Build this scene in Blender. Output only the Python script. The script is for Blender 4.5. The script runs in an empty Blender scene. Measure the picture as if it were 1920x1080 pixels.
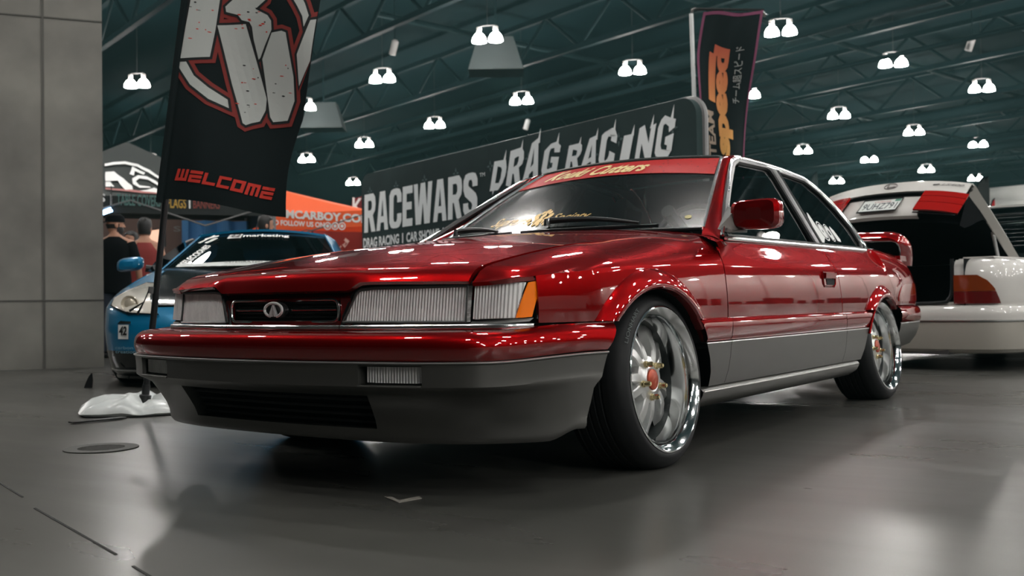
import bpy, math, random
import numpy as np
from mathutils import Vector, Matrix
random.seed(7)
SC = bpy.context.scene
COL = SC.collection

# ------------------------------------------------------------------ camera
F_PX, YAW, PITCH, ROLL = 1909.9, math.radians(-34.746), math.radians(.928), math.radians(-.770)
CAM = Vector((2.289, -1.975, .526))
fw = Vector((math.sin(YAW)*math.cos(PITCH), math.cos(YAW)*math.cos(PITCH), math.sin(PITCH)))
r0 = Vector((math.cos(YAW), -math.sin(YAW), 0)); u0 = r0.cross(fw)
rt = math.cos(ROLL)*r0 + math.sin(ROLL)*u0
up = -math.sin(ROLL)*r0 + math.cos(ROLL)*u0
cd = bpy.data.cameras.new('camera'); cam = bpy.data.objects.new('camera', cd); COL.objects.link(cam)
M = Matrix.Identity(4)
for i in range(3):
    M[i][0], M[i][1], M[i][2], M[i][3] = rt[i], up[i], -fw[i], CAM[i]
cam.matrix_world = M
cd.sensor_width = 36; cd.lens = F_PX*36/1920; cd.clip_end = 400; cd.clip_start = .05
cd.dof.use_dof = True; cd.dof.focus_distance = 3.3; cd.dof.aperture_fstop = 5.0
SC.camera = cam

# ------------------------------------------------------------------ world, exposure
SC.view_settings.view_transform = 'Standard'; SC.view_settings.look = 'None'
SC.view_settings.gamma = 1; SC.view_settings.exposure = 0.0
wd = bpy.data.worlds.new('hall_air'); SC.world = wd; wd.use_nodes = True
wd.node_tree.nodes['Background'].inputs[0].default_value = (.18, .6, .64, 1)
wd.node_tree.nodes['Background'].inputs[1].default_value = .010
# thin teal haze in the air of the hall
vs_ = wd.node_tree.nodes.new('ShaderNodeVolumeScatter'); vs_.inputs['Density'].default_value = .00042; vs_.inputs['Color'].default_value = (.42, .92, .92, 1); vs_.inputs['Anisotropy'].default_value = .6
wd.node_tree.links.new(vs_.outputs[0], wd.node_tree.nodes['World Output'].inputs['Volume'])
SC.cycles.volume_bounces = 0
LAMP_L = 160.0

# ------------------------------------------------------------------ materials
def lin(r, g, b):
    f = lambda c: (c/255/12.92 if c/255 <= .04045 else ((c/255+.055)/1.055)**2.4)
    return (f(r), f(g), f(b), 1)
def mat(name, col, rough=.5, metal=0, coat=0, coat_r=.03, emit=None, es=0, spec=.5):
    m = bpy.data.materials.new(name); m.use_nodes = True
    b = m.node_tree.nodes['Principled BSDF']
    b.inputs['Base Color'].default_value = col if len(col) == 4 else (*col, 1)
    b.inputs['Roughness'].default_value = rough; b.inputs['Metallic'].default_value = metal
    b.inputs['Coat Weight'].default_value = coat; b.inputs['Coat Roughness'].default_value = coat_r
    b.inputs['Specular IOR Level'].default_value = spec
    if emit: b.inputs['Emission Color'].default_value = emit; b.inputs['Emission Strength'].default_value = es
    return m
def nodes(m): return m.node_tree.nodes, m.node_tree.links, m.node_tree.nodes['Principled BSDF']
def noisy(m, scale, c1, c2, detail=6, rr=None, bump=0, lo=.35, hi=.65, stretch=None):
    """mix two base colours by object-space noise, optionally roughness and bump"""
    n, l, b = nodes(m)
    tc = n.new('ShaderNodeTexCoord'); mp = n.new('ShaderNodeMapping'); no = n.new('ShaderNodeTexNoise')
    if stretch: mp.inputs['Scale'].default_value = stretch
    no.inputs['Scale'].default_value = scale; no.inputs['Detail'].default_value = detail
    l.new(tc.outputs['Object'], mp.inputs[0]); l.new(mp.outputs[0], no.inputs[0])
    cr = n.new('ShaderNodeValToRGB'); cr.color_ramp.elements[0].position = lo; cr.color_ramp.elements[1].position = hi
    cr.color_ramp.elements[0].color = c1; cr.color_ramp.elements[1].color = c2
    l.new(no.outputs[0], cr.inputs[0]); l.new(cr.outputs[0], b.inputs['Base Color'])
    if rr:
        mr = n.new('ShaderNodeMapRange'); mr.inputs[1].default_value = lo; mr.inputs[2].default_value = hi
        mr.inputs[3].default_value, mr.inputs[4].default_value = rr
        l.new(no.outputs[0], mr.inputs[0]); l.new(mr.outputs[0], b.inputs['Roughness'])
    if bump:
        bp = n.new('ShaderNodeBump'); bp.inputs['Strength'].default_value = bump; bp.inputs['Distance'].default_value = .01
        l.new(no.outputs[0], bp.inputs['Height']); l.new(bp.outputs[0], b.inputs['Normal'])
    return m
def glass(name, tint, fac=.06, rough=.0, gloss=(1, 1, 1, 1)):
    """thin pane: tinted see-through plus a fresnel reflection"""
    m = bpy.data.materials.new(name); m.use_nodes = True
    n, l = m.node_tree.nodes, m.node_tree.links
    n.remove(n['Principled BSDF']); out = n['Material Output']
    t = n.new('ShaderNodeBsdfTransparent'); t.inputs[0].default_value = (*tint, 1)
    g = n.new('ShaderNodeBsdfGlossy'); g.inputs['Roughness'].default_value = rough; g.inputs[0].default_value = gloss
    fr = n.new('ShaderNodeFresnel'); fr.inputs[0].default_value = 1.5
    ad = n.new('ShaderNodeMath'); ad.operation = 'ADD'; ad.inputs[1].default_value = fac
    l.new(fr.outputs[0], ad.inputs[0])
    mx = n.new('ShaderNodeMixShader'); l.new(ad.outputs[0], mx.inputs[0]); l.new(t.outputs[0], mx.inputs[1]); l.new(g.outputs[0], mx.inputs[2])
    l.new(mx.outputs[0], out.inputs[0]); return m

RED = mat('candy_red_paint', (.245, .0005, .0025), .33, .8, 1, .02)
RED.node_tree.nodes['Principled BSDF'].inputs['Specular Tint'].default_value = (.45, .02, .02, 1)
RED.node_tree.nodes['Principled BSDF'].inputs['Coat IOR'].default_value = 1.9
RED.node_tree.nodes['Principled BSDF'].inputs['Coat Tint'].default_value = (1, .35, .4, 1)
GREY = mat('grey_cladding', lin(96, 96, 93), .40, .75, .1, .2)
CHROME = mat('chrome', (.88, .89, .89), .20, 1)
SILVER = mat('silver_wheel_paint', (.62, .63, .62), .3, .7, .6, .05)
POLISH = mat('polished_rim', (.80, .82, .82), .10, 1)
BLACK = mat('black_trim', (.008, .009, .01), .35)
MATTE = mat('matte_black', (.004, .005, .006), .8)
RUBBER = mat('tyre_rubber', (.009, .010, .011), .6, spec=.3)
GLASS = glass('tinted_glass', (.20, .25, .25), .03)
WSGLASS = glass('windscreen_glass', (.42, .48, .47), .10, .16)
DARKGLASS = glass('dark_glass', (.05, .06, .06), .02)
LENS = None
AMBER = mat('amber_lens', lin(240, 120, 10), .15, 0, 1, .03, lin(255, 120, 0), .12)
GOLD = mat('gold_lettering', lin(205, 170, 95), .4, .3)
WHITE = mat('white_lettering', lin(225, 228, 226), .5)
BRASS = mat('brass_lug', (.75, .62, .34), .25, 1)
CAPRED = mat('copper_cap', lin(170, 70, 45), .35, .4)
TAILRED = mat('tail_lens_red', (.30, .012, .010), .12, 0, 1, .02)
STRIPRED = mat('red_sun_strip', lin(175, 14, 14), .5, spec=.15)
INTERIOR = mat('interior_dark', (.03, .032, .033), .8)
SEAT = mat('seat_fabric_grey', (.16, .16, .155), .9)

# ------------------------------------------------------------------ mesh helpers
def add(name, V, Fc, m, parent=None, smooth=True, ang=32, th=0, normals=None):
    V = [tuple(map(float, v)) for v in V]; Fc = [tuple(f) for f in Fc]
    if th:
        V, Fc = thick(V, Fc, th)
    me = bpy.data.meshes.new(name); me.from_pydata(V, [], Fc); me.update()
    mats = m if isinstance(m, (list, tuple)) else [m]
    for q in mats: me.materials.append(q)
    if smooth:
        me.shade_smooth(); me.set_sharp_from_angle(angle=math.radians(ang))
    o = bpy.data.objects.new(name, me); COL.objects.link(o)
    if parent: o.parent = parent
    return o
def thick(V, Fc, th):
    A = np.array(V); N = np.zeros_like(A)
    for f in Fc:
        p = A[list(f)]; n = np.zeros(3)
        for i in range(1, len(f)-1): n += np.cross(p[i]-p[0], p[i+1]-p[0])
        for i in f: N[i] += n
    L = np.linalg.norm(N, axis=1); L[L == 0] = 1; N /= L[:, None]
    B = A - N*th; k = len(A)
    cnt = {}
    for f in Fc:
        for i in range(len(f)):
            a, b = f[i], f[(i+1) % len(f)]; cnt[(a, b)] = cnt.get((a, b), 0)+1
    out = list(Fc) + [tuple(k+i for i in reversed(f)) for f in Fc]
    for (a, b) in cnt:
        if (b, a) not in cnt: out.append((b, a, k+a, k+b))
    return [tuple(v) for v in np.vstack([A, B])], out
def grid(name, P, m, parent=None, th=0, flip=False, cu=False, cv=False, mask=None, mi=None, **kw):
    P = np.asarray(P, float); a, b = P.shape[:2]
    V = P.reshape(-1, 3); Fc = []
    for i in range(a if cu else a-1):
        for j in range(b if cv else b-1):
            if mask is not None and not mask(i, j): continue
            q = (i*b+j, ((i+1) % a)*b+j, ((i+1) % a)*b+(j+1) % b, i*b+(j+1) % b)
            Fc.append(q[::-1] if flip else q)
    return add(name, V, Fc, m, parent, th=th, **kw)
class MB:
    """collects boxes, tubes and prisms for one mesh"""
    def __init__(s): s.V = []; s.F = []
    def raw(s, V, Fc, M=None):
        k = len(s.V)
        for v in V:
            v = Vector(v); s.V.append(tuple(M @ v if M else v))
        s.F += [tuple(k+i for i in f) for f in Fc]; return s
    def box(s, c, d, M=None, rz=0):
        x, y, z = d[0]/2, d[1]/2, d[2]/2
        R = Matrix.Translation(c) @ Matrix.Rotation(rz, 4, 'Z')
        if M: R = M @ R
        V = [(sx*x, sy*y, sz*z) for sx in (-1, 1) for sy in (-1, 1) for sz in (-1, 1)]
        return s.raw(V, [(0, 1, 3, 2), (4, 6, 7, 5), (0, 4, 5, 1), (2, 3, 7, 6), (0, 2, 6, 4), (1, 5, 7, 3)], R)
    def tube(s, pts, r, n=10, caps=True, closed=False):
        pts = [Vector(p) for p in pts]; rs = r if isinstance(r, (list, tuple)) else [r]*len(pts)
        rings = []; prev = None
        for i, p in enumerate(pts):
            if closed: t = pts[(i+1) % len(pts)] - pts[i-1]
            else: t = pts[min(i+1, len(pts)-1)] - pts[max(i-1, 0)]
            t.normalize()
            a = prev if prev else (Vector((0, 0, 1)) if abs(t.z) < .9 else Vector((1, 0, 0)))
            b = t.cross(a).normalized(); a = b.cross(t).normalized(); prev = a
            rings.append([p + rs[i]*(math.cos(w)*a + math.sin(w)*b) for w in [2*math.pi*k/n for k in range(n)]])
        k = len(s.V); s.V += [tuple(v) for R in rings for v in R]; m = len(rings)
        for i in range(m if closed else m-1):
            for j in range(n):
                i2 = (i+1) % m
                s.F.append((k+i*n+j, k+i*n+(j+1) % n, k+i2*n+(j+1) % n, k+i2*n+j))
        if caps and not closed:
            s.F.append(tuple(k+j for j in reversed(range(n)))); s.F.append(tuple(k+(m-1)*n+j for j in range(n)))
        return s
    def lathe(s, prof, n=32, M=None, closed=False):
        """profile of (radius, height) about local Z"""
        V = []; Fc = []; m = len(prof)
        for (r, h) in prof:
            for j in range(n):
                w = 2*math.pi*j/n; V.append((r*math.cos(w), r*math.sin(w), h))
        for i in range(m if closed else m-1):
            for j in range(n):
                i2 = (i+1) % m
                Fc.append((i*n+j, i*n+(j+1) % n, i2*n+(j+1) % n, i2*n+j))
        return s.raw(V, Fc, M)
    def prism(s, out, d, M=None, taper=0):
        """outline in local XY extruded 0..d in Z"""
        n = len(out); cx = sum(p[0] for p in out)/n; cy = sum(p[1] for p in out)/n
        V = [(p[0], p[1], 0) for p in out] + [(cx+(p[0]-cx)*(1-taper), cy+(p[1]-cy)*(1-taper), d) for p in out]
        Fc = [tuple(reversed(range(n))), tuple(range(n, 2*n))] + [(i, (i+1) % n, n+(i+1) % n, n+i) for i in range(n)]
        return s.raw(V, Fc, M)
    def build(s, name, m, parent=None, **kw): return add(name, s.V, s.F, m, parent, **kw)
def empty(name, loc=(0, 0, 0), rz=0, label=None, cat=None, group=None):
    o = bpy.data.objects.new(name, None); COL.objects.link(o); o.location = loc; o.rotation_euler = (0, 0, rz)
    o.empty_display_size = .1
    if label: tag(o, label, cat, group)
    return o
def tag(o, label, cat, group=None, kind=None):
    o['label'] = label
    if cat: o['category'] = cat
    if group: o['group'] = group
    if kind: o['kind'] = kind
    return o
def struct(o, label=None, cat=None):
    o['kind'] = 'structure'
    if label: o['label'] = label
    if cat: o['category'] = cat
    return o
def sp(x, pts):
    """smooth interpolation through (x, y) points"""
    xs = [p[0] for p in pts]; ys = [p[1] for p in pts]
    if x <= xs[0]: return ys[0]
    if x >= xs[-1]: return ys[-1]
    i = max(k for k in range(len(xs)-1) if xs[k] <= x)
    d = [(ys[k+1]-ys[k])/(xs[k+1]-xs[k]) for k in range(len(xs)-1)]
    def tan(k):
        if k == 0: return d[0]
        if k == len(xs)-1: return d[-1]
        if d[k-1]*d[k] <= 0: return 0
        return 2*d[k-1]*d[k]/(d[k-1]+d[k])
    h = xs[i+1]-xs[i]; t = (x-xs[i])/h
    return ((2*t**3-3*t*t+1)*ys[i] + (t**3-2*t*t+t)*h*tan(i) + (-2*t**3+3*t*t)*ys[i+1] + (t**3-t*t)*h*tan(i+1))
def lp(x, pts): return float(np.interp(x, [p[0] for p in pts], [p[1] for p in pts]))
def lerp(a, b, t): return a+(b-a)*t
def sstep(a, b, x):
    t = min(1, max(0, (x-a)/(b-a))); return t*t*(3-2*t)
def cat_curve(pts, n):
    """Catmull-Rom resample of 3D points to n samples"""
    P = [np.array(p, float) for p in pts]; out = []
    for k in range(n):
        t = k/(n-1)*(len(P)-1); i = min(int(t), len(P)-2); f = t-i
        a, b, c, d = P[max(i-1, 0)], P[i], P[i+1], P[min(i+2, len(P)-1)]
        out.append(.5*((2*b)+(-a+c)*f+(2*a-5*b+4*c-d)*f*f+(-a+3*b-3*c+d)*f**3))
    return out
def text2d(s, size=1, shear=0, bold=0, sx=1, spacing=1, align='LEFT'):
    cu = bpy.data.curves.new('lettering', 'FONT'); cu.body = s; cu.size = size; cu.shear = shear; cu.offset = bold
    cu.space_character = spacing; cu.align_x = align; cu.resolution_u = 3; cu.fill_mode = 'FRONT'
    o = bpy.data.objects.new('lettering', cu)
    me = bpy.data.meshes.new_from_object(o)
    V = [(v.co.x*sx, v.co.y) for v in me.vertices]; Fc = [tuple(p.vertices) for p in me.polygons]
    bpy.data.objects.remove(o); bpy.data.curves.remove(cu); bpy.data.meshes.remove(me)
    return V, Fc
def fit(V, w, h=None, x0=0, y0=0):
    """scale flat lettering so that it fills w by h from (x0, y0)"""
    ax = min(v[0] for v in V); bx = max(v[0] for v in V); ay = min(v[1] for v in V); by = max(v[1] for v in V)
    kx = w/(bx-ax); ky = kx if h is None else h/(by-ay)
    return [(x0+(v[0]-ax)*kx, y0+(v[1]-ay)*ky) for v in V]
def decal(name, VF, fmap, m, parent):
    V, Fc = VF
    V3 = [fmap(*v) for v in V]
    return add(name, V3, Fc, m, parent, smooth=False)
def subdiv(VF, L):
    """split long triangles of flat lettering so that it can follow a curved surface"""
    V, Fc = list(VF[0]), []
    st = [(f[0], f[i], f[i+1]) for f in VF[1] for i in range(1, len(f)-1)]
    mid = {}
    while st:
        t = st.pop()
        e = [math.dist(V[t[i]], V[t[(i+1) % 3]]) for i in range(3)]; k = e.index(max(e))
        if e[k] <= L: Fc.append(t); continue
        a, b, c = t[k], t[(k+1) % 3], t[(k+2) % 3]; key = (min(a, b), max(a, b))
        if key not in mid:
            mid[key] = len(V); V.append(((V[a][0]+V[b][0])/2, (V[a][1]+V[b][1])/2))
        m_ = mid[key]; st += [(a, m_, c), (m_, b, c)]
    return V, Fc
# ------------------------------------------------------------------ the hall
AH = Vector((-.953, .304, 0)); BH = Vector((.238, .971, 0))
def hall(a, b, z=0): return Vector((CAM.x, CAM.y, 0)) + AH*a + BH*b + Vector((0, 0, z))
RZ_B = math.atan2(BH.y, BH.x) - math.pi/2

FLOOR = noisy(mat('polished_concrete', (.05, .05, .046), .28, spec=.5), .55, lin(58, 59, 56), lin(82, 81, 77), 4, None, 0, .2, .8)
n_, l_, b_ = nodes(FLOOR)
tcx = n_.new('ShaderNodeTexCoord'); mp_ = n_.new('ShaderNodeMapping'); mp_.inputs['Rotation'].default_value = (0, 0, .5); mp_.inputs['Scale'].default_value = (.35, 1.6, 1)
no_ = n_.new('ShaderNodeTexNoise'); no_.inputs['Scale'].default_value = 1.7; no_.inputs['Detail'].default_value = 5; no_.inputs['Distortion'].default_value = .3
l_.new(tcx.outputs['Object'], mp_.inputs[0]); l_.new(mp_.outputs[0], no_.inputs[0])
mr_ = n_.new('ShaderNodeMapRange'); mr_.interpolation_type = 'SMOOTHSTEP'; mr_.inputs[1].default_value = .2; mr_.inputs[2].default_value = .8; mr_.inputs[3].default_value = .25; mr_.inputs[4].default_value = .35
l_.new(no_.outputs[0], mr_.inputs[0]); l_.new(mr_.outputs[0], b_.inputs['Roughness'])
o = MB().box((0, 35, -.1), (190, 190, .2)).build('floor', FLOOR, smooth=False); struct(o)
CEIL = mat('ceiling_dark_teal', (.003, .012, .014), .9, spec=.05)
o = MB().box((0, 35, 13.1), (190, 190, .2)).build('ceiling', CEIL, smooth=False); struct(o)
WALLD = mat('wall_black_drape', (.006, .014, .015), .9, spec=.05)
WALLW = noisy(mat('wall_white_panels', (.7, .7, .68), .7), .3, lin(222, 224, 218), lin(238, 239, 234), 3)
def wall(name, p, q, z0, z1, t, m):
    d = q-p; L = d.length; c = (p+q)/2
    o = MB().box((0, 0, 0), (L, t, z1-z0)).build(name, m, smooth=False)
    o.location = (c.x, c.y, (z0+z1)/2); o.rotation_euler = (0, 0, math.atan2(d.y, d.x)); struct(o); return o
wall('wall_far', hall(75, 96), hall(-75, 96), 0, 13, .3, WALLD)
wall('wall_far_right', hall(48.3, 95.6), hall(-70, 95.6), 0, 11.0, .2, WALLW)
wall('wall_left', hall(72, -50), hall(72, 96), 0, 13, .3, WALLD)
wall('wall_right', hall(-62, -50), hall(-62, 96), 0, 8.5, .3, WALLW)
wall('wall_near', hall(72, -48), hall(-62, -48), 0, 7, .3, mat('wall_grey_paint', lin(70, 72, 70), .8))
# unseen uneven panels added for a darker band in the coupe's side reflection
o = MB()
for k in range(60):
    hz = .9+1.5*abs(math.sin(k*2.3)*math.cos(k*.7)); p = hall(40-1.75*k, 91.6+.4*math.sin(k)); o.box((p.x, p.y, hz/2), (1.5+.5*math.sin(k*5), .08, hz), rz=RZ_B)
struct(o.build('trim_30', mat('reflected_band_grey', lin(62, 56, 52), .9), smooth=False))

# narrow joints between the panels of the white wall
o = MB()
for k in range(19):
    p = hall(44-k*6, 95.45); o.box((p.x, p.y, 5.5), (.12, .05, 10.9), rz=RZ_B)
struct(o.build('trim_1', mat('panel_joint', (.25, .25, .24), .8), smooth=False))

# concrete column, seam lines and scuffs in the material
CONC = noisy(mat('column_concrete', (.2, .2, .19), .85), 1.3, lin(96, 95, 90), lin(140, 138, 131), 9, None, .25, .3, .72)
pc = Vector((-6.18, 3.61, 0)); rh = Vector((r0.x, r0.y, 0)); fh = Vector((fw.x, fw.y, 0)).normalized()
rd = Vector((-6.18-CAM.x, 3.61-CAM.y, 0)).normalized(); rl = Vector((rd.y, -rd.x, 0)); rl = rl if rl.dot(rh) > 0 else -rl; cz = math.atan2(rl.y, rl.x)
cc = pc - rl*.9 + rd*.75
o = MB().box((0, 0, 6.5), (1.8, 1.5, 13)).build('column', CONC, smooth=False)
o.location = cc; o.rotation_euler = (0, 0, cz); struct(o)
SEAM = mat('concrete_seam', lin(88, 87, 83), .9)
o = MB()
q = pc - rl*.50 - rd*.004
o.box((q.x, q.y, 6.5), (.02, .012, 13), rz=cz)
q = pc - rl*.9 - rd*.004
o.box((q.x, q.y, .62), (1.8, .010, .010), rz=cz); o.box((q.x, q.y, 3.2), (1.8, .010, .012), rz=cz)
struct(o.build('trim_2', SEAM, smooth=False))

# joints and cracks in the concrete floor
CRACK = mat('floor_joint', (.010, .010, .010), .8)
o = MB()
def strip(o, p, q, w, z=.0015):
    p = Vector((*p, 0)); q = Vector((*q, 0)); d = q-p; c = (p+q)/2
    o.box((c.x, c.y, z/2), (d.length, w, z), rz=math.atan2(d.y, d.x))
strip(o, (-.80, -.30), (-.50, -.395), .006); strip(o, (-.314, -.467), (.333, -.659), .006); strip(o, (.45, -.70), (.9, -.84), .006)
strip(o, (-.1, .42), (.12, .36), .004); strip(o, (.12, .36), (.05, .44), .003)
struct(o.build('trim_3', CRACK, smooth=False))

# ------------------------------------------------------------------ twin-bell pendant lamps
BELL = mat('lamp_bell', (.8, .8, .8), .4, emit=(1, .97, .93, 1), es=LAMP_L)
BALLAST = mat('lamp_ballast', (.35, .34, .33), .5, .3)
HANG = mat('lamp_hanger', (.02, .02, .02), .6)
LAMPS = [((914, 75), 'twin bell lamp high over the sign, topmost in the middle of the photo'),
 ((717, 150), 'twin bell lamp just right of the tall black welcome banner'),
 ((1464, 62), 'twin bell lamp at the top right of the hanging purple-edged flag'),
 ((1675, 121), 'twin bell lamp high above the white open-trunk sedan, topmost there'),
 ((1186, 135), 'twin bell lamp left of the flag pole above the end of the sign'),
 ((257, 160), 'twin bell lamp between the concrete column and the welcome banner'),
 ((978, 191), 'twin bell lamp directly above the brush lettering of the sign'),
 ((815, 236), 'twin bell lamp above the upper left part of the black sign'),
 ((683, 272), 'twin bell lamp just above the left corner of the black sign'),
 ((575, 300), 'twin bell lamp right of the welcome lettering on the banner'),
 ((571, 203), 'twin bell lamp half hidden behind the right edge of the welcome banner'),
 ((1573, 218), 'twin bell lamp above the quarter window of the red coupe, upper one'),
 ((1841, 168), 'twin bell lamp nearest the upper right edge of the photo'),
 ((1402, 180), 'twin bell lamp peeking out behind the right edge of the hanging flag'),
 ((1714, 249), 'twin bell lamp in the second tier above the white open trunk lid'),
 ((1506, 284), 'twin bell lamp just above the roof of the red coupe'),
 ((1630, 300), 'twin bell lamp between the coupe roof and the white trunk lid, middle tier'),
 ((1834, 272), 'twin bell lamp right of the trunk lid in the middle tier'),
 ((1737, 319), 'twin bell lamp close above the middle of the white trunk lid'),
 ((1569, 340), 'twin bell lamp beside the dark feather flag behind the coupe'),
 ((1665, 354), 'twin bell lamp lowest over the trunk lid, touching its top edge'),
 ((1829, 335), 'twin bell lamp beside the raised corner of the trunk lid'),
 ((662, 343), 'twin bell lamp left of the black sign beside its upper corner'),
 ((1425, 362), 'twin bell lamp seen through the side window of the red coupe'),
 ((283, 302), 'twin bell lamp above the black canopy, behind the banner edge')]
def ray(px, py): return fw + rt*((px-960)/F_PX) + up*((540-py)/F_PX)
def at_z(px, py, z):
    d = ray(px, py); return CAM + d*((z-CAM.z)/d.z)
bell_prof = [(.045, .30), (.10, .285), (.165, .23), (.215, .14), (.235, .05), (.24, 0), (.16, -.015), (.0001, -.02)]
rods = BH*.0 + (BH*.62 - AH*.78).normalized()*.29
lamp0 = empty('pendant_lamp')
for s in (-1, 1):
    T = Matrix.Translation(rods*s)
    MB().lathe(bell_prof, 20, T).build('bell_shade', BELL, lamp0)
    MB().lathe([(.0001, .50), (.085, .50), (.085, .36), (.05, .34), (.05, .30)], 12, T).build('ballast', BALLAST, lamp0)
MB().tube([rods*-1+Vector((0, 0, .55)), rods+Vector((0, 0, .55))], .02).tube([(0, 0, .55), (0, 0, 3.5)], .008, 6).tube([rods+Vector((0, 0, .55)), rods+Vector((0, 0, .49))], .02).tube([rods*-1+Vector((0, 0, .55)), rods*-1+Vector((0, 0, .49))], .02).build('hanger', HANG, lamp0)
def copy_tree(o, parent=None):
    c = o.copy(); COL.objects.link(c)
    if parent: c.parent = parent
    for ch in list(o.children): copy_tree(ch, c)
    return c
spots = []
for i, (px, lab) in enumerate(LAMPS):
    p = at_z(px[0], px[1]+3, 9.5)
    L = lamp0 if i == 0 else copy_tree(lamp0)
    L.location = p; tag(L, lab, 'ceiling lamp', 'twin bell lamps under the hall ceiling'); spots.append(p)
P0 = spots[0]; A_ = Vector((-6.75, 2.15, 0)); B_ = Vector((1.75, 7.3, 0))
for i in range(-8, 6):
    for j in range(-8, 4):
        p = P0 + A_*i + B_*j
        if (p-Vector((0, 2, 9.5))).length > 42 or (p-CAM).dot(BH) < -7.5: continue
        d = p-CAM; zz = d.dot(fw)
        if zz > 0 and abs(d.dot(rt)/zz*F_PX) < 1010 and abs(d.dot(up)/zz*F_PX) < 600: continue
        if min((p-q).length for q in spots) < 4: continue
        L = copy_tree(lamp0); L.location = p
        tag(L, 'added twin bell lamp out of view, brightening the white far wall', 'ceiling lamp', 'twin bell lamps overhead out of view'); 

for k in range(15):  # extra lamp row added out of view to brighten the white wall
    p = hall(36-5.2*k, 92.3, 9.4); L = copy_tree(lamp0); L.location = p
    tag(L, 'added twin bell lamp out of view, brightening the white far wall', 'ceiling lamp', 'twin bell lamps overhead out of view')
# roof trusses between the lamp rows, ducts and small hung things
STEEL = mat('truss_steel', (.005, .014, .016), .8, spec=.08)
n0 = 4
for j in range(-2, 9):
    o = MB(); b0 = 26.5+7.57*j
    za, zb = 10.6, 12.2
    for z, w in ((za, .22), (zb, .22)):
        p = hall(8, b0, z); o.box((p.x, p.y, z), (120, w, .2), rz=math.atan2(AH.y, AH.x))
    for k in range(-12, 18):
        p = hall(k*4, b0, za); q = hall(k*4+2, b0, zb); r_ = hall(k*4+4, b0, za)
        o.tube([p, q], .07, 6, False).tube([q, r_], .07, 6, False)
    struct(o.build('trim_%d' % n0, STEEL)); n0 += 1
DUCT = mat('duct_metal', (.007, .018, .020), .7, spec=.1)
o = MB()
for b0 in (33.5, 56.0, 71.0):
    p = hall(55, b0, 11.2); q = hall(-45, b0, 11.2); o.tube([p, q], .35, 14)
    p = hall(55, b0+1.3, 9.7); q = hall(-45, b0+1.3, 9.7); o.tube([p, q], .10, 8)
for a0 in range(-30, 40, 9):
    p = hall(a0, 20, 11.9); q = hall(a0, 90, 11.9); o.tube([p, q], .12, 8)
struct(o.build('trim_%d' % n0, DUCT)); n0 += 1
for (px, py, w, lab) in ((930, 122, 2.0, 'dark flared loudspeaker box hung below the topmost middle lamp'), (607, 232, 2.0, 'dark flared loudspeaker box hung right of the welcome banner')):
    p = at_z(px, py, 9.3)
    t = empty('hanging_loudspeaker', p, math.atan2(rh.y, rh.x), lab, 'loudspeaker')
    MB().raw([(-w*.32, -.4, .95), (w*.32, -.4, .95), (w*.32, .4, .95), (-w*.32, .4, .95), (-w*.5, -.7, -.3), (w*.5, -.7, -.3), (w*.5, .7, -.3), (-w*.5, .7, -.3)],
             [(0, 1, 2, 3), (7, 6, 5, 4), (4, 5, 1, 0), (5, 6, 2, 1), (6, 7, 3, 2), (7, 4, 0, 3)]).build('cabinet', mat('speaker_box', (.03, .036, .036), .7, spec=.1), t, smooth=False)
    MB().tube([(0, 0, .95), (0, 0, 3.72)], .03, 6).build('hanger', STEEL, t)
for (px, py, lab, m) in ((735, 103, 'small pale cylinder spotlight hung beside the welcome banner', BALLAST), (985, 243, 'small white box fixture hung just above the sign edge', WHITE), (1815, 95, 'small grey ceiling fixture near the upper right corner', BALLAST)):
    p = at_z(px, py, 9.6)
    t = empty('ceiling_fixture', p, 0, lab, 'light fixture')
    MB().lathe([(.0001, 0), (.13, 0), (.13, .5), (.06, .56), (.0001, .56)], 12, Matrix.Rotation(.35, 4, 'Y')).build('housing', m, t)
    MB().tube([(.15, 0, .5), (.15, 0, 3.3)], .02, 6).build('hanger', STEEL, t)

# ------------------------------------------------------------------ the red coupe
CAR = empty('coupe', (0, 0, 0), 0, 'glossy red two-door coupe with grey lower cladding parked in the foreground', 'car')
W_ = [(.33, .757), (.36, .768), (.40, .782), (.46, .801), (.6, .823), (.9, .834), (1.4, .840), (2.2, .845), (3.0, .843), (3.6, .836), (4.0, .824), (4.3, .806), (4.5, .78), (4.6, .755)]
ZC = [(.28, .597), (.5, .618), (.8, .635), (1.2, .647), (1.5, .652), (2.7, .656), (3.5, .655), (4.0, .645), (4.4, .63), (4.6, .62)]
SEAMX = [(.2, .621), (.24, .622), (.6, .632), (1.0, .642), (1.66, .660)]
SEAMZ = [(.2, .57), (.24, .592), (.28, .627), (.38, .652), (.55, .683), (.73, .71), (.98, .733), (1.3, .762), (1.66, .787)]
LPY = [(-.25, .1225), (0, .10), (.25, .1225), (.45, .172), (.6, .224), (.66, .243), (.70, .259), (.735, .294), (.755, .335), (.768, .385), (.78, .44)]
lampy = lambda x: sp(abs(x), LPY)
ARF = (.909, .166, .41); ARR = (3.525, .157, .385)      # wheel-arch circles: y, z, radius
def arch_z(y):
    for (yc, zc, R) in (ARF, ARR):
        if abs(y-yc) < R: return zc+math.sqrt(R*R-(y-yc)**2)
    return 0
def flare(y, z):
    e = 0
    for (yc, zc, R) in (ARF, ARR):
        d = math.hypot(y-yc, z-zc)-R
        if -.01 < d < .055:
            t = max(0, d)/.05; e = max(e, .027*(1-t*t)**1 if t < 1 else 0)
    return 0*e
def section(y0, z, xt=0, zt=0, tau=None):
    """outer half width of the body side at height z (below the crease)"""
    w = sp(y0, W_); zc = sp(y0, ZC)
    return w - .009*max(0, (z-.52)/(zc-.52))**2 - .004*max(0, (.50-z)/.1)
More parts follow.
